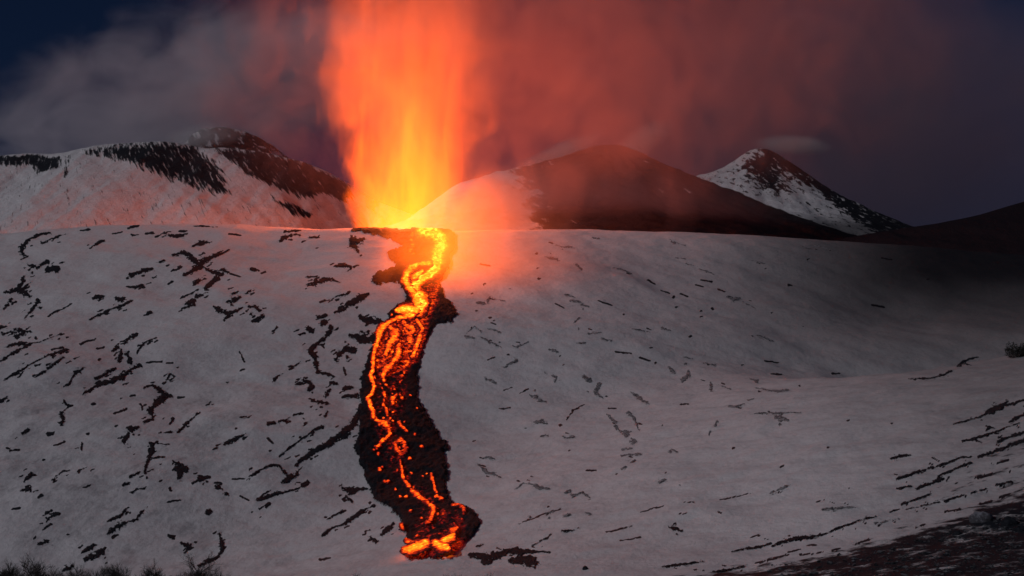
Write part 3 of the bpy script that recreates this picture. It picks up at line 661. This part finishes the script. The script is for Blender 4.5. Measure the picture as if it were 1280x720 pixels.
# ------------------------------------------------------------------ mountains behind the brow
def ridge_hill(name, pts, depth, bulge, front, mat, label, rocks=(), speck=.15, darkening=0, step=4.0, rough=5, uext=(0, 0), slope=.36):
    pts = np.array(pts, float)
    a, b = ray(pts[:, 0], pts[:, 1]); px, pz = a * depth, b * depth
    xs = np.arange(px[0] - uext[0], px[-1] + uext[1], step)
    mid = (px[0] + px[-1]) / 2; half = (px[-1] - px[0]) / 2
    yc = depth - bulge * (1 - ((xs - mid) / half) ** 2)
    zr = np.full(xs.shape, 400.0)
    for _ in range(4):
        u_, _v = project(xs, yc, zr); v_ = np.interp(u_, pts[:, 0], pts[:, 1]); zr = ray(u_, v_)[1] * yc
    ker = np.hanning(9); ker /= ker.sum(); zr = np.convolve(np.pad(zr, 4, 'edge'), ker, 'valid')
    yy = np.concatenate([np.linspace(0, 12, 8)[:-1], np.linspace(12, front, int(front / step / 1.2)), ])
    back = np.linspace(-500, 0, 30)[:-1]
    dd = np.concatenate([-yy[::-1], -back[::-1]])             # negative = towards the viewer
    X = np.repeat(xs[None, :], len(dd), 0); D = np.repeat(dd[:, None], len(xs), 1)
    Yc = np.repeat(yc[None, :], len(dd), 0)
    fall = np.where(D < 0, slope * (np.sqrt(D * D + 40 ** 2) - 40), .3 * D)
    gul = rough * fbm(X / 60 + D / 90, D / 220, 3, 51) * sstep(0, 90, -D) + .35 * rough * fbm(X / 14, D / 60, 2, 52) * sstep(0, 40, -D)
    Y = Yc + D
    Z = zr[None, :] - fall + gul
    Z = Z * (Y / depth) ** 0 
    U, V = project(X, Y, Z)
    rk = np.full(X.shape, speck)
    for poly, val, soft in rocks:
        sd = poly_sd(U, V, poly)
        rk = np.maximum(rk, val * sstep(-soft, soft, sd))
    return tag(grid_mesh(name, X, Y, Z, None, {'rock': rk, 'darkening': np.full(X.shape, darkening), 'dirt': np.full(X.shape, .35)}, mat),
               label, 'mountain', None, 'structure')

def cone_hill(name, apex, lpts, rpts, depth, mat, label, rockf, darkf=None, rough=6, n=260, crater=0):
    """a cone from its apex pixel and its left and right outlines"""
    A = at(apex[0], apex[1], depth)
    def prof(pts):
        pts = np.array(pts, float); a, b = ray(pts[:, 0], pts[:, 1])
        r = np.abs(a * depth - A[0]); h = A[2] - b * depth
        o = np.argsort(r); r, h = r[o], h[o]
        return np.append(r, r[-1] + 900), np.append(h, h[-1] + 330)
    rl, hl = prof(lpts); rr, hr = prof(rpts)
    R = max(rl[-2], rr[-2]) + 250
    x = np.linspace(-R, R, n); y = np.linspace(-R, R * .5, int(n * .75))
    X, Y = np.meshgrid(x, y)
    r = np.hypot(X, Y); c = X / (r + 1e-6)
    wgt = .5 + .5 * c
    h = (1 - wgt) * np.interp(r, rl, hl) + wgt * np.interp(r, rr, hr)
    th = np.arctan2(Y, X)
    g = rough * fbm(th * 7 + 40, r / 260 + 3, 3, 61) * sstep(10, 160, r) + rough * .5 * fbm(X / 22, Y / 22, 3, 62) * sstep(5, 80, r)
    Z = A[2] - h + g - crater * np.exp(-(r / (crater * 2 + 1)) ** 2)
    Xw, Yw = X + A[0], Y + depth
    U, V = project(Xw, Yw, Z)
    rk = rockf(U, V); darkening = darkf(U, V) if darkf else np.zeros(X.shape)
    return tag(grid_mesh(name, Xw, Yw, Z, None, {'rock': rk, 'darkening': darkening, 'dirt': np.full(X.shape, .5)}, mat),
               label, 'mountain', None, 'structure')

ridge_hill('mountain', [(-260, 215), (-120, 204), (0, 196), (40, 193), (75, 194), (100, 189), (125, 183), (150, 180.5), (210, 178), (240, 183),
                        (260, 187), (280, 186), (330, 191), (380, 203), (410, 215), (435, 230), (470, 252), (560, 285), (640, 330)],
           2600, 200, 760, M_DOME, 'long rounded snowy ridge capped with dark rock left of the lava fountain',
           [([(-60, 200), (0, 195), (45, 192), (62, 197), (78, 194), (74, 210), (45, 217), (38, 207), (0, 207), (-60, 214)], .78, 4),
            ([(104, 188), (150, 179), (210, 176), (244, 182), (256, 192), (272, 207), (282, 224), (290, 242), (262, 242), (235, 231), (205, 222), (178, 211), (160, 202), (125, 196)], .80, 11),
            ([(264, 184), (330, 189), (380, 201), (437, 230), (445, 250), (428, 253), (405, 242), (380, 249), (352, 238), (320, 226), (296, 209), (276, 194)], .84, 7),
            ([(344, 251), (362, 253), (392, 268), (386, 273), (366, 270)], .70, 4),
            ([(83, 193), (89, 193), (84, 222), (79, 222)], .58, 3),
            ([(76, 226), (88, 240), (84, 243), (75, 232)], .45, 4)], .16, 0, 3.4, 5, (0, 0), .50)

tag(cone_hill('mountain', (283, 161), [(283, 161), (264, 162.5), (248, 166), (238, 174), (226, 192), (190, 230)],
          [(283, 161), (300, 164), (320, 171), (342, 184), (380, 214), (440, 265)], 3300, M_ASH,
          'small dark summit crater peeping over the long ridge', lambda U, V: .60 + .0 * U, None, 7, 150, 6))
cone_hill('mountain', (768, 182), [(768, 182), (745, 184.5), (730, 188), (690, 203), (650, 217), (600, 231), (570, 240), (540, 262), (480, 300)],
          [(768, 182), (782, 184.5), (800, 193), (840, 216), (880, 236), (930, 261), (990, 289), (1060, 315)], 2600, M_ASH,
          'broad dark ashy cone behind the brow right of the lava fountain',
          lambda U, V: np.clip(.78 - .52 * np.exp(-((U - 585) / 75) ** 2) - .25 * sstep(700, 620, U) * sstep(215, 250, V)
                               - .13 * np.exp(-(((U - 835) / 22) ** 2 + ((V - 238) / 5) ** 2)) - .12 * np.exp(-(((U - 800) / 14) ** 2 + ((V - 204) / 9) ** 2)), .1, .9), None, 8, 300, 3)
cone_hill('mountain', (950, 185), [(950, 185), (938, 188), (930, 192.5), (905, 209), (885, 219), (868, 224), (830, 240), (760, 285)],
          [(950, 185), (962, 188.5), (975, 196), (1000, 215), (1030, 239), (1060, 261), (1100, 283), (1160, 310)], 3400, M_CONE,
          'pointed snowy cone with dark rocks round its tip at the right',
          lambda U, V: np.clip(.27 + .55 * np.exp(-(((U - 953) / 22) ** 2 + ((V - 206) / 17) ** 2)) + .40 * np.exp(-(((U - 968) / 24) ** 2 + ((V - 230) / 15) ** 2))
                               + .48 * sstep(-14, 6, (V - 190) * 1.36 * -1 + (U - 958) ), .1, .8),
          lambda U, V: .14 + .65 * sstep(262, 285, V), 6, 260, 2)  # whole cone toned down, most towards its foot
ridge_hill('mountain', [(900, 350), (1000, 312), (1060, 297), (1110, 289), (1160, 282), (1220, 270), (1280, 252), (1400, 225), (1600, 205)], 1950, 60, 420, M_ASH,
           'black shaded shoulder rising at the right edge behind the snow', (), .9, .97, 5, 5)  # blended to near black: dark rock with the shade over it painted in

# ------------------------------------------------------------------ things laid on the ground, from strokes
def drape(name, strokes, mat, parent=None, hmax=1.0, step=.62, ragged=.85, base=.12, heat=None, seed=0, pad=4, poly=None, nscale=3.4, wob=1.0):
    if poly is not None:
        P = np.array(poly, float); u0, u1, v0, v1 = P[:, 0].min(), P[:, 0].max(), P[:, 1].min(), P[:, 1].max()
    else:
        A = np.array([p for st in strokes for p in st], float)
        u0, u1 = (A[:, 0] - A[:, 2]).min(), (A[:, 0] + A[:, 2]).max(); v0, v1 = (A[:, 1] - A[:, 2]).min(), (A[:, 1] + A[:, 2]).max()
    U, V = np.meshgrid(np.arange(u0 - pad, u1 + pad, step), np.arange(v0 - pad, v1 + pad, step))
    wu = wob * (1.3 * fbm(U / 7, V / 6, 2, 300 + seed) + .9 * fbm(U / 2.6, V / 2.2, 2, 320 + seed))
    wv = wob * (1.1 * fbm(U / 7, V / 6, 2, 340 + seed) + .7 * fbm(U / 2.6, V / 2.2, 2, 360 + seed))
    if poly is not None: f = poly_sd(U + 1.6 * wu, V + 1.6 * wv, poly) / 6.0
    else: f = stroke_f(U + wu, V + wv, strokes)
    n = fbm((U + V * .5) / nscale, (V - U * .2) / (nscale * .75), 3, 100 + seed)
    if poly is None and heat is None: n = .75 * n + .65 * fbm(U / 9, V / 6, 2, 400 + seed)
    g = f + n * ragged
    keep = (g > 0) & (f > -.9)
    D = np.full(U.shape, 1000.0); d_, ok = hit(U[keep], V[keep]); D[keep] = d_
    k2 = keep.copy(); k2[keep] = ok; keep = k2
    a, b = ray(U, V)
    X, Y, Z = a * D, D, b * D
    lump = .5 + .5 * fbm(X / 2.6, Y / 4.5, 3, 200 + seed)
    H = base + hmax * np.sqrt(np.clip(g, 0, 1)) * (.25 + .9 * lump)
    Z = ground_z(X, Y) + H - .1 * (g < .12)
    # step the raised top back so that it keeps its outline
    attrs = None
    if heat is not None: attrs = {'molten': heat(U, V, f, n)}
    return grid_mesh(name, X, Y, Z, keep, attrs, mat, parent)

for i, (label, strokes) in enumerate(OUTCROPS):
    um = np.mean([p[0] for st in strokes for p in st]); vm = np.mean([p[1] for st in strokes for p in st])
    far = 560 < um < 1110 and vm < 660
    q = .84 if far or um > 1100 else .95
    thin = [[(x, y, w * ((.72 + .08 * min(w, 4)) if um < 560 else (.62 + .09 * min(w, 4))) * q) for x, y, w in st] for st in strokes]
    o = drape('rock_outcrop', thin, M_DUSTED if far else M_ROCK, None, .45, .5, 1.05, .06, None, i, 4, None, 2.2, .85)
    if o: tag(o, label, 'rock outcrop', 'dark rock outcrops showing through the snow')

# ------------------------------------------------------------------ the lava flow
flow_at = at(500, 500, float(hit([500], [500])[0][0]))
flow = tag(empty('lava_flow', tuple(flow_at)), 'glowing lava stream running down the snow from the fountain to a fiery toe', 'lava flow')
MI = Matrix.Translation(-Vector(flow_at))
def lava_part(name, strokes, heat, label=None, poly=None, hmax=1.6, base=.2, ragged=.4, seed=0, step=.55):
    o = drape(name, strokes, M_LAVA, None, hmax, step, ragged, base, heat, seed, 5, poly)
    if o is None: return None
    o.parent = flow; o.matrix_parent_inverse = MI
    if label: o['label'] = label
    return o
def warm(U, V, f, n):
    """the whole upper half of the crust glows dull red, the toe too"""
    h = .50 * np.clip(poly_sd(U, V, RED_TOP) / 6 + .4, 0, 1) * (.85 + .5 * n)
    h = np.maximum(h, .24 * np.clip(poly_sd(U, V, RED_LOW) / 12, 0, 1) * (.45 + 1.6 * n))
    h = np.maximum(h, .40 * np.exp(-((V - 689 + (U - 540) * .10) / 9) ** 2) * sstep(598, 565, U))
    return np.clip(h, 0, 1)
lava_part('crust', None, warm, 'dark cooled crust carrying the glowing channels', CRUST, 2.2, .2, .45, 1, .7)
for i, (w, hot, st) in enumerate(CHANNELS):
    fat = [[(x, y, r * (2.4 if r > 2.6 else 1.85)) for x, y, r in s_] for s_ in st]
    lava_part(w, fat, lambda U, V, f, n, hot=hot: hot * np.clip(np.clip(f, 0, 1) ** 1.25 * 1.5, 0, 1) * (1 + .25 * n), None, None, .9, 2.1 + .12 * (i % 5), .18, 30 + i, .5)
_er = random.Random(4)
_pts = [(p, st) for w, hot, sts in CHANNELS if w == 'molten_channel' for st in sts for p in st if p[1] > 400]
for _k in range(55):
    p = _er.choice(_pts)[0]
    EMBERS.append((p[0] + _er.gauss(0, 5), p[1] + _er.gauss(0, 6), _er.uniform(.55, 1.05)))
EMBERS = [e for e in EMBERS if poly_sd(np.array([e[0]]), np.array([e[1]]), CRUST)[0] > 3]
for i, (x, y, r) in enumerate(EMBERS):
    lava_part('ember', [[(x, y, r * 2.4)]], lambda U, V, f, n: .95 * np.clip(f, 0, 1) ** .8, None, None, .6, 2.3, .1, 60 + i, .45)

# ------------------------------------------------------------------ fire and smoke (volumes with real depth)
def ellipsoid(name, r, mat, rot_y=0.0, loc=(0, 0, 0), subdiv=3):
    import bmesh
    bm = bmesh.new(); bmesh.ops.create_icosphere(bm, subdivisions=subdiv, radius=1.03)
    me = bpy.data.meshes.new(name)
    for v in bm.verts: v.co = Vector((v.co.x * r[0], v.co.y * r[1], v.co.z * r[2]))
    bm.to_mesh(me); bm.free(); me.materials.append(mat)
    o = bpy.data.objects.new(name, me); o.location = loc; o.rotation_euler = (0, rot_y, 0); COL.objects.link(o)
    return o

def smoke_mat(name, r, dens, nscale, k=1.4, bias=.25, color=(.8, .8, .8), stretch=(1, 1, 1), rot=0, aniso=.2, power=1.0, warp=.6, detail=4, extra=None):
    m, t, out = new_mat(name)
    pv = t.nodes.new('ShaderNodeVolumePrincipled'); t.links.new(pv.outputs[0], out.inputs['Volume'])
    oc = objcoord(t); x, y, z = xyz(t, oc)
    q = ((x * x) / (r[0] ** 2) + (y * y) / (r[1] ** 2) + (z * z) / (r[2] ** 2))
    body = (1.0 - q).mx(0)
    n = noise(t, mapping(t, oc, stretch, (0, rot, 0)), nscale, detail, .55, warp)
    d = (body * 1.2 + (n - .5) * k - bias).mx(0).mn(1).pw(power) * body.ss(-.05, .8)
    if extra: d = d * extra(t, x, y, z, n)
    t.links.new((d * dens).k, pv.inputs['Density'])
    pv.inputs['Color'].default_value = (*color, 1); pv.inputs['Anisotropy'].default_value = aniso
    return m

def smoke(name, u, v, depth, r, dens, nscale, label, rot_y=0.0, cat='smoke', **kw):
    m = smoke_mat(name, r, dens, nscale, **kw)
    o = ellipsoid(name, r, m, rot_y, tuple(at(u, v, depth)))
    return tag(o, label, cat, None, kw.get('kind', 'stuff'))

# the fountain: incandescent gas and spatter in a column that flares and thins upwards
FD = 1600.0
fb = at(505, 287, FD)
def fountain():
    m, t, out = new_mat('fire')
    pv = t.nodes.new('ShaderNodeVolumePrincipled'); t.links.new(pv.outputs[0], out.inputs['Volume'])
    oc = objcoord(t); x, y, z = xyz(t, oc)
    n = noise(t, mapping(t, oc, (.034, .034, .009)), 1.0, 5, .62, 1.2)
    n2 = noise(t, mapping(t, oc, (.012, .012, .009)), 1.0, 3, .55, .8)
    zz = z.mx(0)
    R = zz * .19 + 60.0
    xs = x + ((n2 - .5) * 190 + (n - .5) * 70) * (zz / 150).mn(1.3)
    q = (xs * xs + y * y) / (R * R)
    prof = (1.0 - q + (n - .5) * 1.2 * (zz / 120).mn(1.0)).mx(0).mn(1).pw(.85)
    fade = (z * (-1 / 80.0)).exp() * z.ss(-30, 5) * (1.0 - z.ss(300, 400))
    em = prof * fade * ((n - .5) * 3.4 + (n2 - .5) * 1.8 + 1.0).mx(.08) * .100
    t.links.new(em.k, pv.inputs['Emission Strength'])
    pv.inputs['Emission Color'].default_value = (1.0, .102, .0005, 1)
    pv.inputs['Color'].default_value = (.5, .45, .42, 1)
    pv.inputs['Density'].default_value = 0.0
    V, Fc = [], []
    zs = [-40, 0, 60, 130, 200, 270, 340, 400]; n_ = 28
    for z_ in zs:
        R_ = 60 + .16 * max(z_, 0) + 12 + 60 * min(max(z_, 0) / 150, 1.3) * min(max(z_, 0) / 150, 1.3) + 4
        for k in range(n_): V.append((R_ * math.cos(2 * math.pi * k / n_), R_ * math.sin(2 * math.pi * k / n_), z_))
    for a in range(len(zs) - 1):
        for k in range(n_): Fc.append((a * n_ + k, a * n_ + (k + 1) % n_, (a + 1) * n_ + (k + 1) % n_, (a + 1) * n_ + k))
    Fc.append(tuple(range(n_))[::-1]); Fc.append(tuple(range((len(zs) - 1) * n_, len(zs) * n_)))
    o = raw_mesh('lava_fountain', V, Fc, m); o.location = tuple(fb)
    tag(o, 'tall orange and yellow lava fountain blazing up from the brow', 'lava fountain')
    for z_, p, rad in ((8, 1.0, 15), (40, .55, 25)):
        l = bpy.data.lights.new('fire_glow', 'POINT'); l.energy = 4.2e6 * p; l.color = (1.0, .14, .03); l.shadow_soft_size = rad
        lo = bpy.data.objects.new('fire_glow', l); lo.location = (fb[0], fb[1], fb[2] + z_); COL.objects.link(lo)
fountain()

smoke('eruption_plume', 750, 10, 1850, (640, 215, 360), .0052, .0098,
      'wide reddish smoke plume drifting right and up from the lava fountain', math.radians(-10),
      color=(.78, .55, .54), k=4.2, bias=.22, detail=6, stretch=(1, 1, .75), rot=.4, aniso=0, warp=1.6)
def glowing_gas():
    r = (125, 150, 90)
    m, t, out = new_mat('glowing_gas')
    pv = t.nodes.new('ShaderNodeVolumePrincipled'); t.links.new(pv.outputs[0], out.inputs['Volume'])
    oc = objcoord(t); x, y, z = xyz(t, oc)
    n = noise(t, mapping(t, oc, (.022, .016, .011), (0, .5, 0)), 1.0, 4, .55, 1.2)
    q = (x * x) / r[0] ** 2 + (y * y) / r[1] ** 2 + (z * z) / r[2] ** 2
    body = (1.0 - q).mx(0)
    d = (body * 1.0 + (n - .5) * 3.0 - .12).mx(0).mn(1) * body.ss(0, .9)
    t.links.new((d * .0035).k, pv.inputs['Density'])
    pv.inputs['Color'].default_value = (.8, .55, .45, 1)
    t.links.new((d * (x * (-1 / 26.0) - .55).mn(.55).exp() * .015).k, pv.inputs['Emission Strength'])
    pv.inputs['Emission Color'].default_value = (1.0, .115, .003, 1)
    o = ellipsoid('glowing_gas', r, m, math.radians(12), tuple(at(609, 340, float(hit([609], [340])[0][0])) + np.array([0, -6, 16])))
    o.rotation_euler = (math.radians(19), math.radians(14), 0)
    tag(o, 'orange glowing gas curling off the right side of the upper lava stream', 'glowing gas', None, 'stuff')
glowing_gas()
smoke('smoke_veil', 640, 245, 2080, (150, 90, 66), .0085, .012,
      'thin red lit smoke veiling the left flank of the broad dark cone', math.radians(-20), color=(.8, .6, .58), k=1.6, bias=.12, aniso=0)
smoke('smoke_veil', 760, 262, 2150, (330, 100, 95), .0032, .009,
      'dull violet haze drifting low in front of the broad dark cone', math.radians(4), color=(.85, .72, .80), k=1.4, bias=.08, aniso=0)
smoke('smoke_cloud', 255, 120, 3560, (760, 330, 290), .0062, .0066,
      'grey moonlit smoke bank above the long snowy ridge', math.radians(-15), color=(.95, .89, .95), k=4.6, bias=.32, detail=6, stretch=(.8, 1, 1.2), aniso=-.1)
smoke('ash_cloud', 1050, 175, 3900, (1150, 350, 600), .0036, .0022,
      'dull purple ashy haze filling the sky over the pointed cone', 0, color=(.54, .40, .46), k=2.4, bias=.05, stretch=(.7, 1, 1), aniso=-.1)
smoke('steam_wisp', 688, 199, 2560, (140, 50, 27), .040, .016,
      'pale steam streaming off the left edge of the broad dark cone', math.radians(-27), cat='steam', color=(.95, .93, .93), k=2.2, bias=.22, stretch=(.5, 1, 1.3))
smoke('steam_wisp', 802, 176, 2640, (80, 40, 36), .035, .022,
      'pale steam puff behind the top of the broad dark cone', math.radians(-30), cat='steam', color=(.95, .93, .93), k=1.8, bias=.25)
smoke('steam_wisp', 992, 181, 3420, (120, 60, 30), .026, .013,
      'faint steam banner blowing right from the tip of the pointed cone', math.radians(4), cat='steam', color=(.95, .93, .93), k=1.6, bias=.25, stretch=(.6, 1, 1.2))
smoke('steam_wisp', 252, 172, 3180, (120, 50, 44), .02, .015,
      'small white steam puff beside the summit crater on the long ridge', math.radians(-8), cat='steam', color=(.95, .93, .95), k=2.0, bias=.2)

# ------------------------------------------------------------------ bare shrubs and bushes
def bark_mat():
    m, t, out = new_mat('bark')
    p = t.nodes.new('ShaderNodeBsdfPrincipled'); t.links.new(p.outputs[0], out.inputs['Surface'])
    oc = objcoord(t)
    t.links.new(mixc(t, noise(t, oc, 3, 4, .6), (.012, .011, .011), (.04, .034, .03)), p.inputs['Base Color'])
    p.inputs['Roughness'].default_value = .95
    return m
M_BARK = bark_mat()

class Tubes:
    def __init__(s): s.v, s.f = [], []
    def seg(s, a, b, ra, rb, n=4):
        d = (b - a); L = d.length
        if L < 1e-6: return
        d /= L; e = d.orthogonal().normalized(); g = d.cross(e)
        i = len(s.v)
        for p, r in ((a, ra), (b, rb)):
            for k in range(n):
                t = 2 * math.pi * k / n; s.v.append(p + e * (r * math.cos(t)) + g * (r * math.sin(t)))
        for k in range(n): s.f.append((i + k, i + (k + 1) % n, i + n + (k + 1) % n, i + n + k))

def bare_tree(loc, h, spread, label, seed, stems=5):
    rd = random.Random(seed)
    root = tag(empty('bare_shrub', loc), label, 'shrub', 'leafless shrubs along the bottom edge')
    T, B, W = Tubes(), Tubes(), Tubes()
    def grow(p, d, L, r, lev):
        tb = T if lev == 0 else B if lev <= 2 else W
        n = 3; q = p
        for i in range(n):
            d = (d + Vector((rd.gauss(0, .16), rd.gauss(0, .16), rd.gauss(.03, .10)))).normalized()
            q2 = q + d * (L / n); ra = r * (1 - .25 * i / n); rb = r * (1 - .25 * (i + 1) / n)
            tb.seg(q, q2, ra, rb, 5 if lev == 0 else 4 if lev < 3 else 3)
            if lev < 5 and (i > 0 or lev > 0):
                for _ in range(2 if lev > 0 else 1):
                    ax = Vector((rd.gauss(0, 1), rd.gauss(0, 1), rd.gauss(.35, .6))).normalized()
                    nd = (d * .75 + ax * .72).normalized()
                    if lev < 4 or rd.random() < .75: grow(q2, nd, L * rd.uniform(.52, .74), rb * .66, lev + 1)
            q = q2
    for s_ in range(stems):
        a = 2 * math.pi * s_ / stems + rd.uniform(-.4, .4)
        d = Vector((math.cos(a) * spread, math.sin(a) * spread, 1)).normalized()
        grow(Vector((.15 * math.cos(a), .15 * math.sin(a), -.4)), d, h * rd.uniform(.36, .5), .12 * h / 5, 0)
    kz = h / max(p.z for tb in (T, B, W) for p in tb.v)
    for tb in (T, B, W):
        for p in tb.v: p *= kz
    for nm, tb in (('trunk', T), ('branches', B), ('twigs', W)):
        if tb.v: raw_mesh(nm, tb.v, tb.f, M_BARK, root)
    return root

for i, (u, v, y, h, spd, st, lab) in enumerate(SHRUBS):
    a, b = ray(u, v); x = float(a * y); zg = float(ground_z(np.array([x]), np.array([y]))[0])
    ztop = float(b * y)
    bare_tree((x, y, zg), max(ztop - zg, h), spd, lab, 11 + i * 3, st)

def leaf_mat():
    m, t, out = new_mat('dark_leaves')
    p = t.nodes.new('ShaderNodeBsdfPrincipled'); t.links.new(p.outputs[0], out.inputs['Surface'])
    t.links.new(mixc(t, noise(t, objcoord(t), 1.2, 3, .6), (.012, .014, .012), (.035, .036, .028)), p.inputs['Base Color'])
    p.inputs['Roughness'].default_value = .9
    return m
M_LEAF = leaf_mat()

def leafy_bush(u, v, rx, rz, label, seed, n=2600, leaf=.42):
    y = float(hit([u], [v])[0][0]); c = at(u, v, y); zg = float(ground_z(np.array([c[0]]), np.array([y]))[0])
    rd = random.Random(seed)
    root = tag(empty('evergreen_bush', (c[0], y, zg)), label, 'bush')
    V, Fc = [], []
    lobes = [(rd.uniform(-.6, .6) * rx, rd.uniform(-.5, .5) * rx, rd.uniform(.25, .7) * rz, rd.uniform(.35, .6)) for _ in range(9)]
    for _ in range(n):
        lx, ly, lz, s_ = rd.choice(lobes)
        d = Vector((rd.gauss(0, 1), rd.gauss(0, 1), rd.gauss(0, 1))).normalized() * (rd.random() ** .4)
        p = Vector((lx + d.x * s_ * rx, ly + d.y * s_ * rx, max(.1, lz + d.z * s_ * rz)))
        e = Vector((rd.gauss(0, 1), rd.gauss(0, 1), rd.gauss(0, 1))).normalized(); g = e.orthogonal().normalized()
        k = len(V); s2 = leaf * rd.uniform(.6, 1.4)
        V += [p - e * s2, p + g * s2 * .5, p + e * s2, p - g * s2 * .5]; Fc.append((k, k + 1, k + 2, k + 3))
    raw_mesh('foliage', V, Fc, M_LEAF, root, False)
    tb = Tubes()
    for lx, ly, lz, s_ in lobes: tb.seg(Vector((lx * .1, ly * .1, -.5)), Vector((lx, ly, lz)), .18, .06, 5)
    raw_mesh('stems', tb.v, tb.f, M_BARK, root)
for i, (u, v, rx, rz, lab) in enumerate(BUSHES): leafy_bush(u, v, rx, rz, lab, 70 + i)

def boulder(u, v, r, label, seed, mat):
    import bmesh
    y = float(hit([u], [v])[0][0]); c = at(u, v, y); zg = float(ground_z(np.array([c[0]]), np.array([y]))[0])
    bm = bmesh.new(); bmesh.ops.create_icosphere(bm, subdivisions=4, radius=1)
    rd = random.Random(seed); o1, o2 = rd.uniform(0, 50), rd.uniform(0, 50)
    for w in bm.verts:
        p = w.co
        k = 1 + .36 * float(fbm(np.array([p.x * 1.5 + p.z + o1]), np.array([p.y * 1.5 - p.z * .8 + o2]), 3, seed)[0]) + .06 * float(fbm(np.array([p.x * 6 + p.z * 3]), np.array([p.y * 6 - p.z * 4]), 2, seed + 5)[0])
        w.co = Vector((p.x * r[0] * k, p.y * r[1] * k, p.z * r[2] * k + r[2] * .08))
    me = bpy.data.meshes.new('boulder'); bm.to_mesh(me); bm.free()
    me.polygons.foreach_set('use_smooth', np.ones(len(me.polygons), bool)); me.materials.append(mat)
    o = bpy.data.objects.new('boulder', me); o.location = (c[0], y, zg); COL.objects.link(o)
    return tag(o, label, 'boulder')

def frosted_mat():
    m, t, out = new_mat('frosted_rock')
    p = t.nodes.new('ShaderNodeBsdfPrincipled'); t.links.new(p.outputs[0], out.inputs['Surface'])
    oc = objcoord(t); g = t.nodes.new('ShaderNodeNewGeometry'); nz = xyz(t, g.outputs['Normal'])[2]
    f = (noise(t, oc, 1.3, 5, .7) + nz * .35).ss(.5, .85)
    t.links.new(mixc(t, f * .7, (.05, .05, .06), (.26, .27, .31)), p.inputs['Base Color']); p.inputs['Roughness'].default_value = .9
    t.links.new(bump(t, noise(t, oc, 2, 5, .7), .7, .4), p.inputs['Normal'])
    return m
M_FROST = frosted_mat()
for i, (u, v, r, lab, fr) in enumerate(BOULDERS): boulder(u, v, r, lab, 90 + i, M_FROST if fr else M_ROCK)

def stone_mat():
    m, t, out = new_mat('stones')
    p = t.nodes.new('ShaderNodeBsdfPrincipled'); t.links.new(p.outputs[0], out.inputs['Surface'])
    oc = objcoord(t)
    c = mixc(t, noise(t, oc, .45, 3, .6).ss(.35, .7), (.014, .016, .020), (.15, .155, .17))
    c = mixc(t, noise(t, oc, 2.2, 4, .7).ss(.55, .7), c, (.022, .025, .030))
    t.links.new(c, p.inputs['Base Color']); p.inputs['Roughness'].default_value = .95
    p.inputs['Specular IOR Level'].default_value = .1
    return m
M_STONE = stone_mat()

def rubble():
    """loose stones over the broken ground at the lower right, too many to count"""
    rd = np.random.default_rng(5)
    u = rd.uniform(960, 1330, 3200); v = rd.uniform(640, 745, 3200)
    edge = np.interp(u, [760, 830, 900, 1000, 1060, 1130, 1180, 1235, 1280], [735, 733, 728, 715, 704, 688, 676, 655, 640])
    k = (v > edge - 14 + 10 * rd.random(3200) ** 2); u, v = u[k], v[k]
    d, ok = hit(u, v); a, b = ray(u, v)
    base = [(1, 0, 0), (-1, 0, 0), (0, 1, 0), (0, -1, 0), (.1, .1, .8), (0, 0, -.6), (.7, .6, .4), (-.6, .7, .45), (-.7, -.6, .35), (.6, -.7, .3)]
    fc = [(0, 6, 4), (6, 2, 4), (2, 7, 4), (7, 1, 4), (1, 8, 4), (8, 3, 4), (3, 9, 4), (9, 0, 4), (0, 5, 6), (6, 5, 2), (2, 5, 7), (7, 5, 1), (1, 5, 8), (8, 5, 3), (3, 5, 9), (9, 5, 0)]
    V, Fc = [], []
    for i in range(len(u)):
        if not ok[i]: continue
        p = np.array([a[i] * d[i], d[i], 0]); p[2] = float(ground_z(p[:1], p[1:2])[0])
        r = .16 + .55 * rd.random() ** 4; th = rd.uniform(0, 6.3); c, s_ = math.cos(th), math.sin(th)
        sx, sy, sz = r * rd.uniform(.8, 1.7), r * rd.uniform(.8, 1.3), r * rd.uniform(.6, 1.0)
        n0 = len(V)
        for q in base:
            x, y, z = q[0] * sx * rd.uniform(.8, 1.2), q[1] * sy * rd.uniform(.8, 1.2), q[2] * sz * rd.uniform(.8, 1.2)
            V.append((p[0] + c * x - s_ * y, p[1] + s_ * x + c * y, p[2] + z))
        Fc += [tuple(n0 + j for j in f) for f in fc]
    tag(raw_mesh('rubble', V, Fc, M_STONE, None, False), 'loose dark stones strewn over the lower right corner', 'rubble', None, 'stuff')
rubble()
